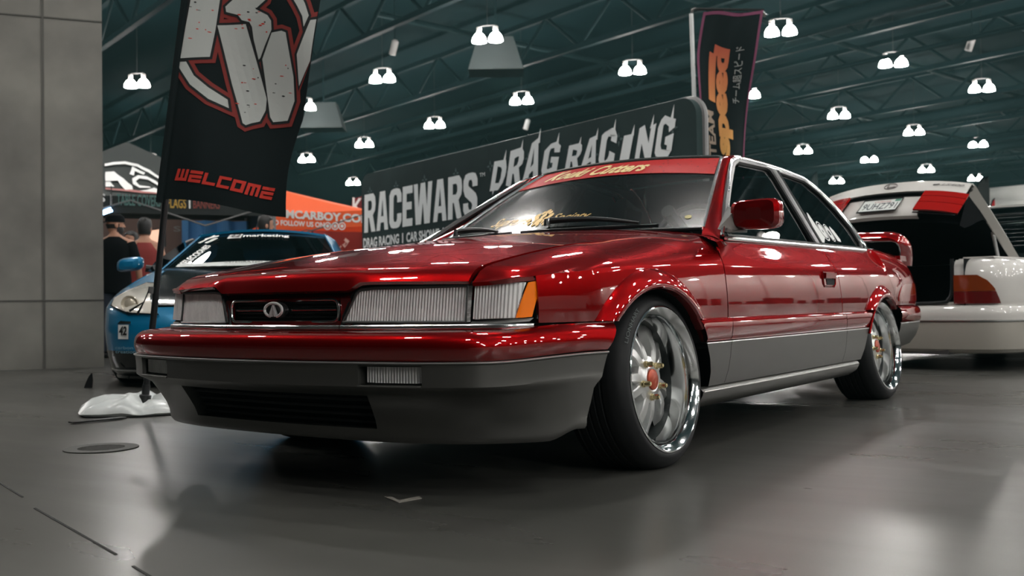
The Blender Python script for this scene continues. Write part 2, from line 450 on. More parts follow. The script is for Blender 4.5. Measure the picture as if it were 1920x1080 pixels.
def side_column(y0, zlow, T, n1=16, n2=14, ymap=None, takes_x=False):
    """points from zlow up to the crease and on over the shoulder to T=(x, z)"""
    zc = sp(y0, ZC); out = []
    for k in range(n1):
        t = (k/(n1-1))**1.35; z = zlow+(zc-zlow)*t
        y = ymap(y0, z, 0) if ymap else y0
        out.append((section(y0, z, 0, 0)+flare(y, z), y, z))
    x0 = section(y0, zc, 0, 0); xt, zt = T; dz = zt-zc
    C1 = (x0-.012, zc+.45*dz); C2 = (xt+.42*(x0-xt), zt-.10*dz)
    if x0-xt < .09: C1 = (x0-.010, zc+.35*dz); C2 = (xt+.016, zt-.35*dz)
    for k in range(1, n2):
        t = k/(n2-1); a, b, c, d = (1-t)**3, 3*t*(1-t)**2, 3*t*t*(1-t), t**3
        x = a*x0+b*C1[0]+c*C2[0]+d*xt; z = a*zc+b*C1[1]+c*C2[1]+d*zt
        y = (ymap(y0, z, t, x) if takes_x else ymap(y0, z, t)) if ymap else y0
        out.append((x+flare(y, z), y, z))
    return out
def both(name, P, m, **kw):
    P = np.asarray(P, float); r = []
    for s in (1, -1):
        r.append(grid(name, P*[s, 1, 1], m, CAR, flip=(s < 0), **kw))
    return r

# fenders
FRE = [(.388, 1.467), (.466, 1.471), (.652, 1.459), (.69, 1.465), (.73, 1.497), (.765, 1.542), (.787, 1.648)]
cols = []
ys = [.350, .356, .366, .38, .40, .43, .46] + [.49+.02*k for k in range(4)] + [.563+.0145*k for k in range(48)] + [1.262+.02*k for k in range(8)] + [1.42, 1.447]
for y0 in ys:
    zl = max(arch_z(y0), .475 if y0 < .64 else .388)
    fb = 1-sstep(.35, .72, y0); rb = sstep(.8, 1.44, y0)
    yT = lerp(y0+.205*rb, lampy(.623)+.003+(y0-.35)*.55, fb)
    T = (sp(yT, SEAMX)-.0 + .003, sp(yT, SEAMZ)-.001)
    def ym(y, z, t, x=1, fb=fb, rb=rb, y0=y0):
        sh = (lp(z, FRE)-1.447)*sstep(.85, 1.447, y0)
        yy = y0+sh if t <= 0 else lerp(y0+sh, lerp(y0, lampy(min(x, .768))+.003+(y0-.35)*lerp(1, .55, t), min(1, t*4)), fb)
        return yy
    cols.append(side_column(y0, zl, T, ymap=ym, takes_x=True))
FEN = both('fender', cols, RED, th=.012)

# doors
dfr = [(.20, 1.452), (.3, 1.462), (.388, 1.474), (.466, 1.478), (.652, 1.466), (.69, 1.472), (.73, 1.505), (.765, 1.55)]
drr = [(.20, 2.83), (.385, 2.842), (.44, 2.828), (.52, 2.81), (.655, 2.778), (.70, 2.757), (.735, 2.745), (.775, 2.74)]
def beltT(y): return (lp(y, [(1.5, .784), (2.0, .780), (2.8, .772)]), .750+(y-1.55)*.0163)
cols = []
for k in range(40):
    f = k/39
    def ym(y, z, t, f=f): return lerp(lp(z, dfr), lp(z, drr)-.005, f)
    y0 = lerp(1.46, 2.75, f); cols.append(side_column(y0, .388, beltT(lerp(1.55, 2.74, f)), 12, 10, ym))
DOOR = both('door', cols, RED, th=.012)

# quarter panels
QT = [(2.84, .772), (3.3, .768), (3.5, .758), (3.8, .722), (4.1, .708), (4.4, .69), (4.6, .67)]
QZ = [(2.84, .772), (3.3, .780), (3.5, .792), (3.8, .803), (4.1, .797), (4.4, .785), (4.6, .765)]
cols = []
ys = [2.845, 2.87, 2.91, 2.96, 3.02, 3.08, 3.13] + [3.16+.0145*k for k in range(46)] + [3.84+.04*k for k in range(20)]
for y0 in ys:
    zl = arch_z(y0); zl = max(zl, .388 if y0 < 3.5 else .495)
    w = 1-sstep(2.845, 3.2, y0)
    def ym(y, z, t, w=w, y0=y0): return y0+w*(lp(z, drr)-2.842)
    cols.append(side_column(y0, zl, (sp(y0, QT), sp(y0, QZ)), ymap=ym))
QUARTER = both('quarter_panel', cols, RED, th=.012)

# polar arch flares standing proud of the panels
for (yc, zc, R), zend in ((ARF, (.474, .472)), (ARR, (.474, .496))):
    P = []
    rr = [R+.056*(1-q) for q in (0, .06, .14, .24, .36, .5, .64, .78, .9, 1)]
    for k in range(61):
        row = []
        for q, r in enumerate(rr):
            sN = (r-R)/.056; a0, a1 = math.asin((zend[0]-zc)/r), math.pi-math.asin((zend[1]-zc)/r); a = lerp(a0, a1, k/60)
            y, z = yc-r*math.cos(a), zc+r*math.sin(a)
            row.append((section(y, z)-.004+.031*math.sin(math.pi/2*(1-sN)**.9)**.9 - .002*max(0, .15-sN)/.15, y, z))
        P.append(row)
    both('arch_flare', P, RED, th=.004)
# rounded arch edges turned inward, dark wheel housings
for (yc, zc, R), a0, a1 in ((ARF, .87, 2.42), (ARR, .555, 2.16)):
    P = []; Q = []
    for k in range(49):
        a = lerp(a0, a1, k/48); y = yc-R*math.cos(a)*1; z = zc+R*math.sin(a)
        x = sp(y, W_)+.026 if z > .48 else sp(y, W_)+.022
        ny, nz = -math.cos(a), math.sin(a)
        P.append([(x-.003, y+.004*ny, z+.004*nz), (x+.002, y-.001*ny, z-.001*nz), (x-.004, y-.006*ny, z-.006*nz), (x-.03, y-.006*ny, z-.006*nz), (x-.05, y+.01*ny, z+.01*nz)])
        Q.append([(x-.03, y, z), (.62, y+.02*ny, z+.02*nz), (.50, y+.02*ny, z+.02*nz), (.49, yc+(y-yc)*.6, .2+(z-.2)*.5)])
    both('arch_edge', P, RED); both('wheel_housing', Q, MATTE)

# side mouldings and grey lower cladding, per panel
def side_strip(name, y0, y1, prof, m, n=24, **kw):
    P = []
    for k in range(n):
        P.append([(sp(lerp(lo[0], lo[1], k/(n-1)), W_)+dx, lerp(lo[0], lo[1], k/(n-1)), z) for dx, z, lo in [(d, z, (y0(z), y1(z))) for d, z in prof]])
    return both(name, P, m, **kw)
fa = lambda z: ARF[0]+math.sqrt(ARF[2]**2-(z-ARF[1])**2)+.006
ra = lambda z: ARR[0]-math.sqrt(ARR[2]**2-(z-ARR[1])**2)-.006
MP = [(-.01, .470), (.004, .469), (.015, .462), (.018, .452), (.0165, .42), (.014, .400), (.006, .389), (-.01, .388)]
GP = [(-.012, .386), (.010, .385), (.013, .381), (.012, .372), (.010, .33), (.004, .285), (-.006, .25), (-.012, .233), (-.03, .231)]
side_strip('side_moulding', lambda z: fa(z)+.015, lambda z: lp(z, dfr)-.006, MP, RED, 12)
side_strip('side_moulding', lambda z: lp(z, dfr), lambda z: lp(z, drr)-.007, MP, RED)
side_strip('side_moulding', lambda z: lp(z, drr), lambda z: ra(z)-.012, MP, RED, 12)
side_strip('lower_cladding', lambda z: fa(z), lambda z: lp(z, dfr)-.004, GP, GREY, 12)
side_strip('lower_cladding', lambda z: lp(z, dfr), lambda z: lp(z, drr)-.005, GP, GREY)
side_strip('lower_cladding', lambda z: lp(z, drr), lambda z: ra(z), GP, GREY, 14)
SP_ = [(-.03, .232), (-.010, .230), (-.002, .226), (.003, .218), (.001, .207), (-.012, .185), (-.05, .160), (-.14, .150)]
side_strip('side_sill', lambda z: 1.245, lambda z: 3.06, SP_, GREY, 20)
side_strip('sill_trim', lambda z: 1.25, lambda z: 2.98, [(.002, .2235), (.0055, .2215), (.006, .2185), (.003, .216)], CHROME, 20)
EDGE = mat('edge_highlight_satin', (.55, .55, .54), .3, .8)  # pale strip colour stands in for light caught on the cladding ledge
side_strip('edge_highlight', lambda z: fa(z), lambda z: lp(z, dfr)-.004, [(.008, .3865), (.0135, .3862), (.0145, .3840), (.0125, .382)], EDGE, 12)
side_strip('edge_highlight', lambda z: lp(z, dfr), lambda z: lp(z, drr)-.005, [(.008, .3865), (.0135, .3862), (.0145, .3840), (.0125, .382)], EDGE)
side_strip('edge_highlight', lambda z: lp(z, drr), lambda z: ra(z), [(.008, .3865), (.0135, .3862), (.0145, .3840), (.0125, .382)], EDGE, 14)
# hood
HL = [(0, .5915), (.012, .606), (.04, .627), (.085, .641), (.14, .652), (.31, .683), (.49, .71), (.74, .733), (1.06, .762), (1.42, .787)]
def lipz(x): return lerp(.566, .5905, sstep(.262, .318, abs(x)))
def hood_pt(u, v):
    """u -1..1 across, v 0..1 front to rear"""
    yr = 1.655+.03*(1-u*u)
    x = u*(.622); y0 = lampy(x)-.004; s = v*(1.655-.238); y = y0+(yr-y0)*v
    x = u*(sp(y0+(y-y0), SEAMX) if abs(u) > .999 else lerp(.622, .6585, sstep(0, 1, v)))
    z = sp(s, HL); c = lerp(.006, .046, sstep(0, 1, v))*(1-abs(u)**2.2)
    z += c
    if v < .012: z -= (.5915-lipz(x))*(1-v/.012)
    return (x, y, z)
us = sorted(set([round(k/20-1, 4) for k in range(41)] + [.43, -.43, .47, -.47, .5, -.5]))
vs = [0, .004, .009, .015, .023, .033, .046, .062, .08, .1] + [.13+.87*k/29 for k in range(30)]
P = [[hood_pt(u*.9955, v) for v in vs] for u in us]
HOOD = grid('hood', P, RED, CAR, th=.014)
for s in (1, -1):
    P = [[(s*.822, 1.455, .715), (s*.80, 1.47, .742), (s*.74, 1.50, .766), (s*.65, 1.58, .780)], [(s*.815, 1.50, .722), (s*.795, 1.53, .748), (s*.735, 1.56, .768), (s*.645, 1.66, .785)], [(s*.80, 1.57, .735), (s*.78, 1.58, .755), (s*.73, 1.63, .772), (s*.64, 1.74, .790)]]
    grid('cowl_corner', P, RED, CAR, flip=(s > 0))
# cowl below the windscreen
P = [[(x, 1.672+.03*(1-(x/.66)**2), .782+.045*(1-(x/.66)**2)), (x, 1.78+.0*x, .79+.045*(1-(x/.66)**2))] for x in np.linspace(-.67, .67, 25)]
grid('cowl', P, BLACK, CAR)

# nose panel between the lamps with the grille opening
xs = [-.266, -.25, -.232, -.2275] + list(np.linspace(-.21, .21, 15)) + [.2275, .232, .25, .266]
zs = [.470, .478, .4855, .49, .51, .53, .545, .5495, .556, .566, .572]
P = [[(x, lampy(x)+.012+.02*max(0, (z-.55)/.02)+.01*(z-.47), z) for z in zs] for x in xs]
NOSE = grid('nose_panel', P, RED, CAR, th=.01, mask=lambda i, j: not (2 <= i < len(xs)-3 and 2 <= j < 7))
G = empty('grille'); G.parent = CAR
P = [[(x, lampy(x)+.055, z) for z in (.48, .56)] for x in np.linspace(-.24, .24, 13)]
grid('grille_backing', P, MATTE, G)
for z0 in (.497, .509, .527, .539):
    MB().tube([(x, lampy(x)+.035, z0) for x in np.linspace(-.228, .228, 13)], .0035, 6).build('grille_slat', BLACK, G)
MB().tube([(x, lampy(x)+.018, .5185) for x in np.linspace(-.215, .215, 13)], .0040, 8).build('grille_bar', CHROME, G)
loop = []
for (cx, cz, a0) in ((.196, .5155, -90), (-.196, .5155, 90)):
    for k in range(17):
        a = math.radians(a0+k*180/16); ex = abs(math.cos(a))**.55*math.copysign(1, math.cos(a)); ez = abs(math.sin(a))**.7*math.copysign(1, math.sin(a))
        x = cx+.033*ex; loop.append((x, lampy(x)+.008, cz+.0315*ez))
MB().tube(loop, .0042, 8, closed=True).build('grille_surround', CHROME, G)
EM = empty('grille_emblem'); EM.parent = CAR
em = MB(); ring = [(.040*math.cos(a), .088, .5185+.0225*math.sin(a)) for a in [2*math.pi*k/40 for k in range(40)]]
# open ring narrowing upward into the two sides of a road
ring = [(.037*math.cos(a), .090, .519+.0205*math.sin(a)) for a in [math.radians(-68+k*316/40) for k in range(41)]]
em.tube(ring, [.0042]*41, 8)
for s in (-1, 1):
    em.raw([(s*.0185, .086, .4995), (s*.0055, .086, .4995), (s*.0006, .086, .534), (s*.0185, .094, .4995), (s*.0055, .094, .4995), (s*.0006, .094, .534)],
           [(0, 1, 2), (5, 4, 3), (0, 3, 4, 1), (1, 4, 5, 2), (2, 5, 3, 0)])
em.build('emblem_ring', mat('emblem_silver', (.82, .83, .83), .32, .55), EM)
MB().lathe([(.0001, .0), (.043, .0), (.043, .012), (.0001, .012)], 28, Matrix.Translation((0, .110, .519)) @ Matrix.Scale(.56, 4, (0, 0, 1)) @ Matrix.Rotation(math.radians(90), 4, 'X')).build('emblem_plate', BLACK, EM)

# lamps
LENS = bpy.data.materials.new('fluted_lamp_lens'); LENS.use_nodes = True
nn, ll = LENS.node_tree.nodes, LENS.node_tree.links; nn.remove(nn['Principled BSDF'])
tr = nn.new('ShaderNodeBsdfTransparent'); tr.inputs[0].default_value = (.9, .92, .92, 1)
rf = nn.new('ShaderNodeBsdfRefraction'); rf.inputs['IOR'].default_value = 1.06; rf.inputs['Roughness'].default_value = .12; rf.inputs[0].default_value = (.95, .96, .96, 1)
gl = nn.new('ShaderNodeBsdfGlossy'); gl.inputs['Roughness'].default_value = .08
df = nn.new('ShaderNodeBsdfDiffuse'); no4 = nn.new('ShaderNodeTexNoise'); no4.inputs['Scale'].default_value = 24; tc4 = nn.new('ShaderNodeTexCoord'); mp4 = nn.new('ShaderNodeMapping'); mp4.inputs['Scale'].default_value = (1, .4, .6); cr4 = nn.new('ShaderNodeValToRGB')
ll.new(tc4.outputs['Object'], mp4.inputs[0]); ll.new(mp4.outputs[0], no4.inputs['Vector']); ll.new(no4.outputs['Color'], cr4.inputs[0]); ll.new(cr4.outputs[0], df.inputs[0])
cr4.color_ramp.elements[0].position = .3; cr4.color_ramp.elements[0].color = (.78, .78, .77, 1); cr4.color_ramp.elements[1].position = .62; cr4.color_ramp.elements[1].color = (1, 1, .98, 1)
tc = nn.new('ShaderNodeTexCoord'); wv = nn.new('ShaderNodeTexWave'); wv.bands_direction = 'X'; wv.inputs['Scale'].default_value = 38
bu = nn.new('ShaderNodeBump'); bu.inputs['Strength'].default_value = .9; bu.inputs['Distance'].default_value = .004
ll.new(tc.outputs['Object'], wv.inputs[0]); ll.new(wv.outputs['Fac'], bu.inputs['Height'])
ll.new(bu.outputs[0], gl.inputs['Normal']); ll.new(bu.outputs[0], rf.inputs['Normal'])
fr = nn.new('ShaderNodeFresnel'); ll.new(bu.outputs[0], fr.inputs['Normal']); ad = nn.new('ShaderNodeMath'); ad.inputs[1].default_value = .04; ll.new(fr.outputs[0], ad.inputs[0])
m1 = nn.new('ShaderNodeMixShader'); ll.new(ad.outputs[0], m1.inputs[0]); ll.new(rf.outputs[0], m1.inputs[1]); ll.new(gl.outputs[0], m1.inputs[2])
m2 = nn.new('ShaderNodeMixShader'); m2.inputs[0].default_value = .85; ll.new(bu.outputs[0], df.inputs[0+1] if False else df.inputs['Normal'])
ll.new(m1.outputs[0], m2.inputs[1]); ll.new(df.outputs[0], m2.inputs[2]); ll.new(m2.outputs[0], nn['Material Output'].inputs[0])
REFL = noisy(mat('lamp_reflector', (.75, .76, .75), .28, .25), 26, lin(190, 192, 190), lin(245, 246, 243), 2, (.15, .4), .4, stretch=(1, 1, 2.2))
HOUS = mat('lamp_housing_grey', lin(120, 122, 120), .5, .3)
def lamp_patch(name, pts_top, pts_bot, off, m, parent, s, n=20, th=.004):
    """surface between a lower and an upper edge, both (x, z) lists, on the lamp face"""
    P = []
    for k in range(n):
        t = k/(n-1)
        def at(L):
            d = t*(len(L)-1); i = min(int(d), len(L)-2); f = d-i; return (lerp(L[i][0], L[i+1][0], f), lerp(L[i][1], L[i+1][1], f))
        b, a = at(pts_bot), at(pts_top)
        P.append([(s*lerp(b[0], a[0], q), lampy(lerp(b[0], a[0], q))+off+.012*q, lerp(b[1], a[1], q)) for q in np.linspace(0, 1, 7)])
    return grid(name, P, m, parent, th=th, flip=(s < 0))
for s in (1, -1):
    H = empty('headlight'); H.parent = CAR
    top = [(.288, .566), (.30, .573), (.34, .5765), (.45, .5775), (.606, .579)]
    bot = [(.249, .482), (.29, .4815), (.36, .481), (.48, .480), (.606, .480)]
    lamp_patch('headlight_lens', top, bot, .004, LENS, H, s, 28)
    # housing behind the lens: bright back wall, two bowls and a dark rim
    lamp_patch('reflector', [(x, z) for x, z in top], [(x, z) for x, z in bot], .022, REFL, H, s, 28)
    for cx, r in ((.395, .012), (.565, .014)):
        T = Matrix.Translation((s*cx, lampy(cx)+.030, .529)) @ Matrix.Rotation(math.radians(90), 4, 'X')
        MB().lathe([(.0001, .016), (r*.7, .016), (r, .010), (r, .0), (.0001, 0)], 12, T).build('bulb', mat('bulb_shield', (.12, .12, .12), .4, .5), H)
    RIMM = mat('lamp_rim_dark', lin(62, 64, 63), .45, .3)
    rim = [(s*x, lampy(x)+.002+.012*(z-.48)/.1, z) for x, z in bot+top[::-1]]
    MB().tube([rim[0]]+rim, .0045, 6, closed=True).build('lamp_rim', RIMM, H)
    C = empty('corner_lamp'); C.parent = CAR
    lamp_patch('clear_lens', [(.625, .5795), (.743, .586)], [(.625, .488), (.726, .490)], .004, LENS, C, s, 12)
    lamp_patch('amber_lens', [(.746, .586), (.755, .589), (.761, .585)], [(.729, .490), (.740, .490), (.753, .492)], .004, AMBER, C, s, 10)
    lamp_patch('reflector', [(.622, .580), (.735, .587)], [(.622, .486), (.728, .489)], .018, REFL, C, s, 12)
    lamp_patch('lamp_bezel', [(.615, .482), (.752, .489)], [(.615, .474), (.750, .480)], .004, HOUS, C, s, 12)
    # black gap moulding round the whole lamp unit
    gap = [(.240, .472), (.244, .50), (.268, .556), (.292, .578), (.335, .584), (.60, .586), (.72, .592), (.757, .594), (.763, .588), (.762, .56), (.757, .485)]
    MB().tube([(s*x, lampy(x)+.010+.012*(z-.48)/.1, z) for x, z in gap], .0052, 6).build('lamp_gasket', BLACK, H)
    ch = [[(s*x, lampy(x)-.006+dy, z) for dy, z in ((.02, .4745), (.003, .474), (0, .471), (0, .463), (.003, .4600), (.02, .4595))] for x in np.linspace(.243, .757, 30)]
    grid('lamp_trim', ch, CHROME, CAR, flip=(s > 0))
ch = [[(x, lampy(x)-.006+dy, z) for dy, z in ((.02, .4745), (.003, .474), (0, .471), (0, .463), (.003, .4600), (.02, .4595))] for x in np.linspace(-.2405, .2405, 24)]
grid('grille_trim', ch, CHROME, CAR, flip=True)
P = [[(x, lampy(x)+.02, z) for z in (.44, .475)] for x in np.linspace(-.75, .75, 31)]
grid('nose_backing', P, MATTE, CAR)

# front bumper: red upper, grey lower with fog-lamp recesses and an air intake
CB = [(0, -.022), (.15, -.015), (.30, .001), (.40, .018), (.50, .038), (.59, .062), (.66, .092), (.715, .128), (.765, .20), (.805, .30), (.838, .40), (.862, .515)]
CV = [(0, .105), (.13, .108), (.26, .115), (.375, .125), (.49, .15), (.575, .18), (.64, .215), (.70, .265), (.755, .325), (.795, .375), (.825, .415), (.846, .452)]
UK = list(range(len(CB)))
def plan(curve, u):
    s = 1 if u >= 0 else -1; a = abs(u)
    if a < 1e-9: return np.array([0., curve[0][1]])
    xs_ = list(zip([-1]+UK, [-curve[1][0]]+[c[0] for c in curve])); ys_ = list(zip([-1]+UK, [curve[1][1]]+[c[1] for c in curve]))
    return np.array([s*sp(a, xs_), sp(a, ys_)])
def plan_n(curve, u):
    d = plan(curve, u+.01)-plan(curve, u-.01); n = np.array([d[1], -d[0]]); return n/np.linalg.norm(n)
def u_of_x(x): # parameter where the face curve reaches half width x
    lo, hi = 0, len(CB)-1
    for _ in range(50):
        m_ = (lo+hi)/2
        if plan(CB, m_)[0] < x: lo = m_
        else: hi = m_
    return lo
UM = len(CB)-1
def arch_end(q, u):
    w = sstep(8.6, 11, abs(u)); ye = lp(q[2], [(.15, .45), (.19, .462), (.386, .550), (.40, .562), (.485, .634)])
    return (q[0], q[1]+(ye-.515)*w if q[2] > .30 else q[1]+(ye-lp(q[2], [(.19, .462), (.30, .515)]))*w, q[2])
us = sorted(set([round(-UM+UM*2*k/100, 4) for k in range(101)]))
prof = [(0, .459), (1, .459), (-.020, .4545), (-.007, .446), (.002, .435), (.006, .421), (.0065, .405), (.003, .391), (-.002, .381), (-.012, .377)]
P = []
for u in us:
    p = plan(CB, u); n = plan_n(CB, u); col = []; lift = .014*sstep(.15, .45, p[1]); dep = lerp(.155, .03, sstep(.10, .42, p[1]))
    for k, (o_, z) in enumerate(prof):
        if k == 0: o_ = -dep
        elif k == 1: o_ = -min(.045, dep*.6)
        z2 = z+lift; 
        if k < 2: z2 = z + lift*1.0
        q = p+n*o_; col.append(arch_end((q[0], q[1], z2), u))
    P.append(col[::-1])
grid('front_bumper', P, RED, CAR, th=.006)
def gx(x): return u_of_x(x)
fl = [gx(.404), gx(.588)]
base = [b for b in [UM*k/34 for k in range(35)] if all(abs(b-f) > .06 for f in fl)] + fl
base = sorted(base)
us = [-b for b in base[::-1] if b > 0] + base
zrows = [(.155, 1.10, -.02), (.152, 1.02, 0), (.160, 1.0, .004), (.172, .97, .004), (.189, .93, .002), (.215, .82, 0), (.25, .63, 0), (.285, .42, 0), (.296, .24, 0), (.305, .08, .0), (.313, .01, .001), (.3175, 0, 0), (.33, 0, 0), (.35, 0, .001), (.3705, 0, .003), (.3735, 0, .006), (.3765, 0, .006), (.3785, 0, -.002), (.379, 0, -.012)]
P = []
for u in us:
    col = []
    for (z, b, o_) in zrows:
        pf, pv = plan(CB, u), plan(CV, u); q = pf*(1-b)+pv*b; n = plan_n(CB, u); lift = .012*sstep(.15, .45, pf[1])*sstep(.2, .37, z) + .03*sstep(.25, .44, pf[1])*(1-sstep(.15, .25, z))
        q = q+n*o_; col.append(arch_end((q[0], q[1], z+lift), u))
    P.append(col)
P = np.array(P)
def bmask(i, j):
    um = (us[i]+us[i+1])/2
    if abs(um) < fl[0] and 4 <= j < 7: return False
    if fl[0]-1e-3 < abs(um) < fl[1]+1e-3 and 11 <= j < 14: return False
    return True
grid('bumper_cladding', P, GREY, CAR, th=.012, mask=bmask)
MB().tube([tuple(P[i][16]+np.array([0, -.001, 0])) for i in range(len(us))], .0022, 6).build('edge_highlight', EDGE, CAR)  # painted highlight along the top of the bumper cladding
IN = empty('air_intake'); IN.parent = CAR
i0 = min(range(len(us)), key=lambda k: abs(us[k]+fl[0])); i1 = min(range(len(us)), key=lambda k: abs(us[k]-fl[0]))
Q = []
for i in range(i0, i1+1):
    b_, t_ = P[i][4], P[i][7]; dy = np.array([0, .11, 0]); sx = np.array([.97, 1, 1])
    Q.append([b_, b_*sx+dy+[0, 0, .004], t_*sx+dy*1.4+[0, 0, -.006], t_])
grid('intake_recess', Q, MATTE, IN, flip=True)
for sgn, i in ((-1, i0), (1, i1)):
    b_, t_ = P[i][4], P[i][7]; m_ = P[i][5]; m2 = P[i][6]
    dy = np.array([0, .15, 0]); sx = np.array([.93, 1, 1])
    Q = [[v, v*sx+dy] for v in (b_, m_, m2, t_)]
    grid('intake_side', Q, GREY, IN, flip=(sgn < 0))
for k in range(4):
    f = .16+.23*k; o = MB(); pts = []
    for i in range(i0, i1+1):
        b_, t_ = P[i][4], P[i][7]; v = b_*(1-f)+t_*f; pts.append((v[0]*.97, v[1]+.035, v[2]))
    o.tube(pts, .0055, 6).build('intake_slat', MATTE, IN)
for s in (1, -1):
    FG = empty('fog_lamp'); FG.parent = CAR
    ids = [i for i in range(len(us)) if fl[0]-1e-3 <= s*us[i] <= fl[1]+1e-3]
    R = np.array([[P[i][j] for j in (11, 12, 13, 14)] for i in ids]); D = np.array([0, .045, 0])
    grid('recess_floor', R+D, GREY, FG)
    edge = np.vstack([R[:, 0], R[-1, 1:], R[::-1, -1][1:], R[0, ::-1][1:]])
    grid('recess_wall', [[e, e+D] for e in edge], GREY, FG, th=.001)
    xa, xb = .417, .583; nz = 4
    def fpt(x, z, off):
        q = np.array([[lp(x, [(abs(r[k][0]), r[k][1]) for r in (R if s > 0 else R[::-1])]) for k in range(4)]]).mean(); return (s*x, q+off, z)
    for nm, off, m_, in_ in (('lens', .020, LENS, 0), ('reflector', .033, REFL, .003)):
        grid(nm, [[fpt(x, z, off) for z in np.linspace(.3225+in_, .3695-in_, 5)] for x in np.linspace(xa+in_, xb-in_, 9)], m_, FG, flip=(s < 0), th=.002)
    MB().tube([fpt(x, z, .021) for x, z in [(xa, .322), (xb, .322), (xb, .370), (xa, .370)]], .0022, 6, closed=True).build('lens_rim', BLACK, FG)
    MB().tube([(v[0]+s*.0, v[1]-.002, v[2]-.004) for v in R[:, 0]], .003, 6).build('recess_lip', GREY, FG)

# greenhouse: pillars and roof between the side-window outline A and the glass edges B
GA = [(.784, 1.548, .752), (.764, 1.59, .775), (.673, 1.86, .902), (.592, 2.078, 1.032), (.545, 2.215, 1.118), (.533, 2.30, 1.164), (.524, 2.44, 1.179), (.523, 2.77, 1.182), (.526, 2.95, 1.176), (.537, 3.205, 1.157), (.569, 3.345, 1.105), (.619, 3.466, 1.021), (.682, 3.53, .915), (.735, 3.545, .828), (.756, 3.53, .79)]
GB = [(.660, 1.655, .782), (.652, 1.685, .803), (.602, 1.85, .90), (.545, 2.04, 1.012), (.488, 2.235, 1.128), (.470, 2.315, 1.174), (.455, 2.44, 1.192), (.45, 2.72, 1.204), (.45, 2.90, 1.200), (.452, 3.16, 1.185), (.47, 3.34, 1.12), (.51, 3.53, 1.02), (.56, 3.70, .925), (.60, 3.82, .835), (.63, 3.90, .802)]
def bulge(A, B, t, k):
    A, B = np.array(A), np.array(B); n = np.array([.75, 0, .66]); return A*(1-t)+B*t+n*k*4*t*(1-t)
A60, B60 = cat_curve(GA, 60), cat_curve(GB, 60)
both('pillar_and_roof_rail', [[bulge(A60[k], B60[k], t, .009) for t in np.linspace(0, 1, 9)] for k in range(60)], RED, th=.01)
ri = [k for k in range(60) if B60[k][1] >= 2.31 and B60[k][1] <= 3.19]
P = []
for t in np.linspace(-1, 1, 25):
    P.append([(t*B60[k][0], B60[k][1] - .045*(1-t*t)*(1 if k == ri[0] else max(0, 1-(k-ri[0])/4)), B60[k][2]+.022*(1-t*t)) for k in ri])
grid('roof', P, RED, CAR, th=.012)
# windscreen: bowed pane with chrome surround, red strip, lettering, sticker
def ws_pt(u, v, off=0):
    x = u*lerp(.640, .468, v); bow = 1-u*u
    y = lerp(1.703, 2.308, v)-lerp(.10, .05, v)*bow; z = lerp(.810, 1.170, v)+lerp(.003, .0165, v)*bow + .012*math.sin(math.pi*v)
    return np.array([x, y-off*.5, z+off*.86])
P = [[ws_pt(u, v) for v in np.linspace(0, 1, 14)] for u in np.linspace(-1, 1, 29)]
WS = grid('windscreen', P, WSGLASS, CAR)
edge = [ws_pt(-1.012, v, .004) for v in np.linspace(0, .985, 20)] + [ws_pt(u, 1.006, .004) for u in np.linspace(-.98, .98, 40)] + [ws_pt(1.012, v, .004) for v in np.linspace(.985, 0, 20)]
MB().tube(edge, .0085, 8).build('windscreen_trim', CHROME, CAR)
MB().tube([ws_pt(u, -.005, .003) for u in np.linspace(-1, 1, 30)], .008, 6).build('windscreen_seal', BLACK, CAR)
P = [[ws_pt(u, v, .0035) for v in np.linspace(lerp(.705, .765, 1-u*u), .985, 6)] for u in np.linspace(-.99, .99, 29)]
n_, l_, b_ = nodes(STRIPRED)
vt = n_.new('ShaderNodeTexVoronoi'); vt.inputs['Scale'].default_value = 34; cr = n_.new('ShaderNodeValToRGB')
cr.color_ramp.elements[0].position = .12; cr.color_ramp.elements[0].color = lin(105, 8, 10); cr.color_ramp.elements[1].position = .2; cr.color_ramp.elements[1].color = lin(178, 14, 14)
tcx = n_.new('ShaderNodeTexCoord'); l_.new(tcx.outputs['Object'], vt.inputs['Vector']); l_.new(vt.outputs[0], cr.inputs[0]); l_.new(cr.outputs[0], b_.inputs['Base Color'])
grid('sun_strip', P, STRIPRED, CAR)
def ws_map(u0, u1, v0, v1, off, slope=0):
    def f(a, b):
        u = lerp(u0, u1, a); return ws_pt(u, lerp(v0, v1, b)+slope*a, off)
    return f
def flat_text(s, shear=.35, bold=.0, sx=1, L=.08, spacing=1):
    V, Fc = text2d(s, 1, shear, bold, sx, spacing); V = fit(V, 1, 1); return subdiv((V, Fc), L)
decal('strip_lettering', flat_text('Kouki Cutters', .55, .03), ws_map(-.76, .36, .795, .95, .006), mat('pale_gold_lettering', lin(232, 205, 140), .5), CAR)
decal('club_lettering', flat_text('Supreme', .5, .0), ws_map(-.66, -.30, .12, .25, .003), GOLD, CAR)
decal('club_lettering', flat_text('Society', .5, .01), ws_map(-.12, .20, .14, .25, .003), GOLD, CAR)
cr_ = MB()
def crest(pts):
    for (u, v, r) in pts:
        k = len(cr_.V); 
        for a in range(10): cr_.V.append(tuple(ws_pt(u+r*math.cos(a*.628), v+1.6*r*math.sin(a*.628), .003)))
        cr_.F.append(tuple(range(k, k+10)))
crest([(-.25, .20, .016), (-.21, .235, .018), (-.17, .195, .017), (-.21, .17, .026), (-.28, .15, .014), (-.14, .14, .014), (-.23, .13, .012), (-.19, .13, .012), (-.25, .165, .010), (-.17, .16, .010), (-.21, .29, .018), (-.24, .275, .014), (-.18, .275, .014), (-.27, .24, .02), (-.15, .235, .02), (-.31, .19, .015), (-.10, .185, .015)])
cr_.build('crest', GOLD, CAR, smooth=False)
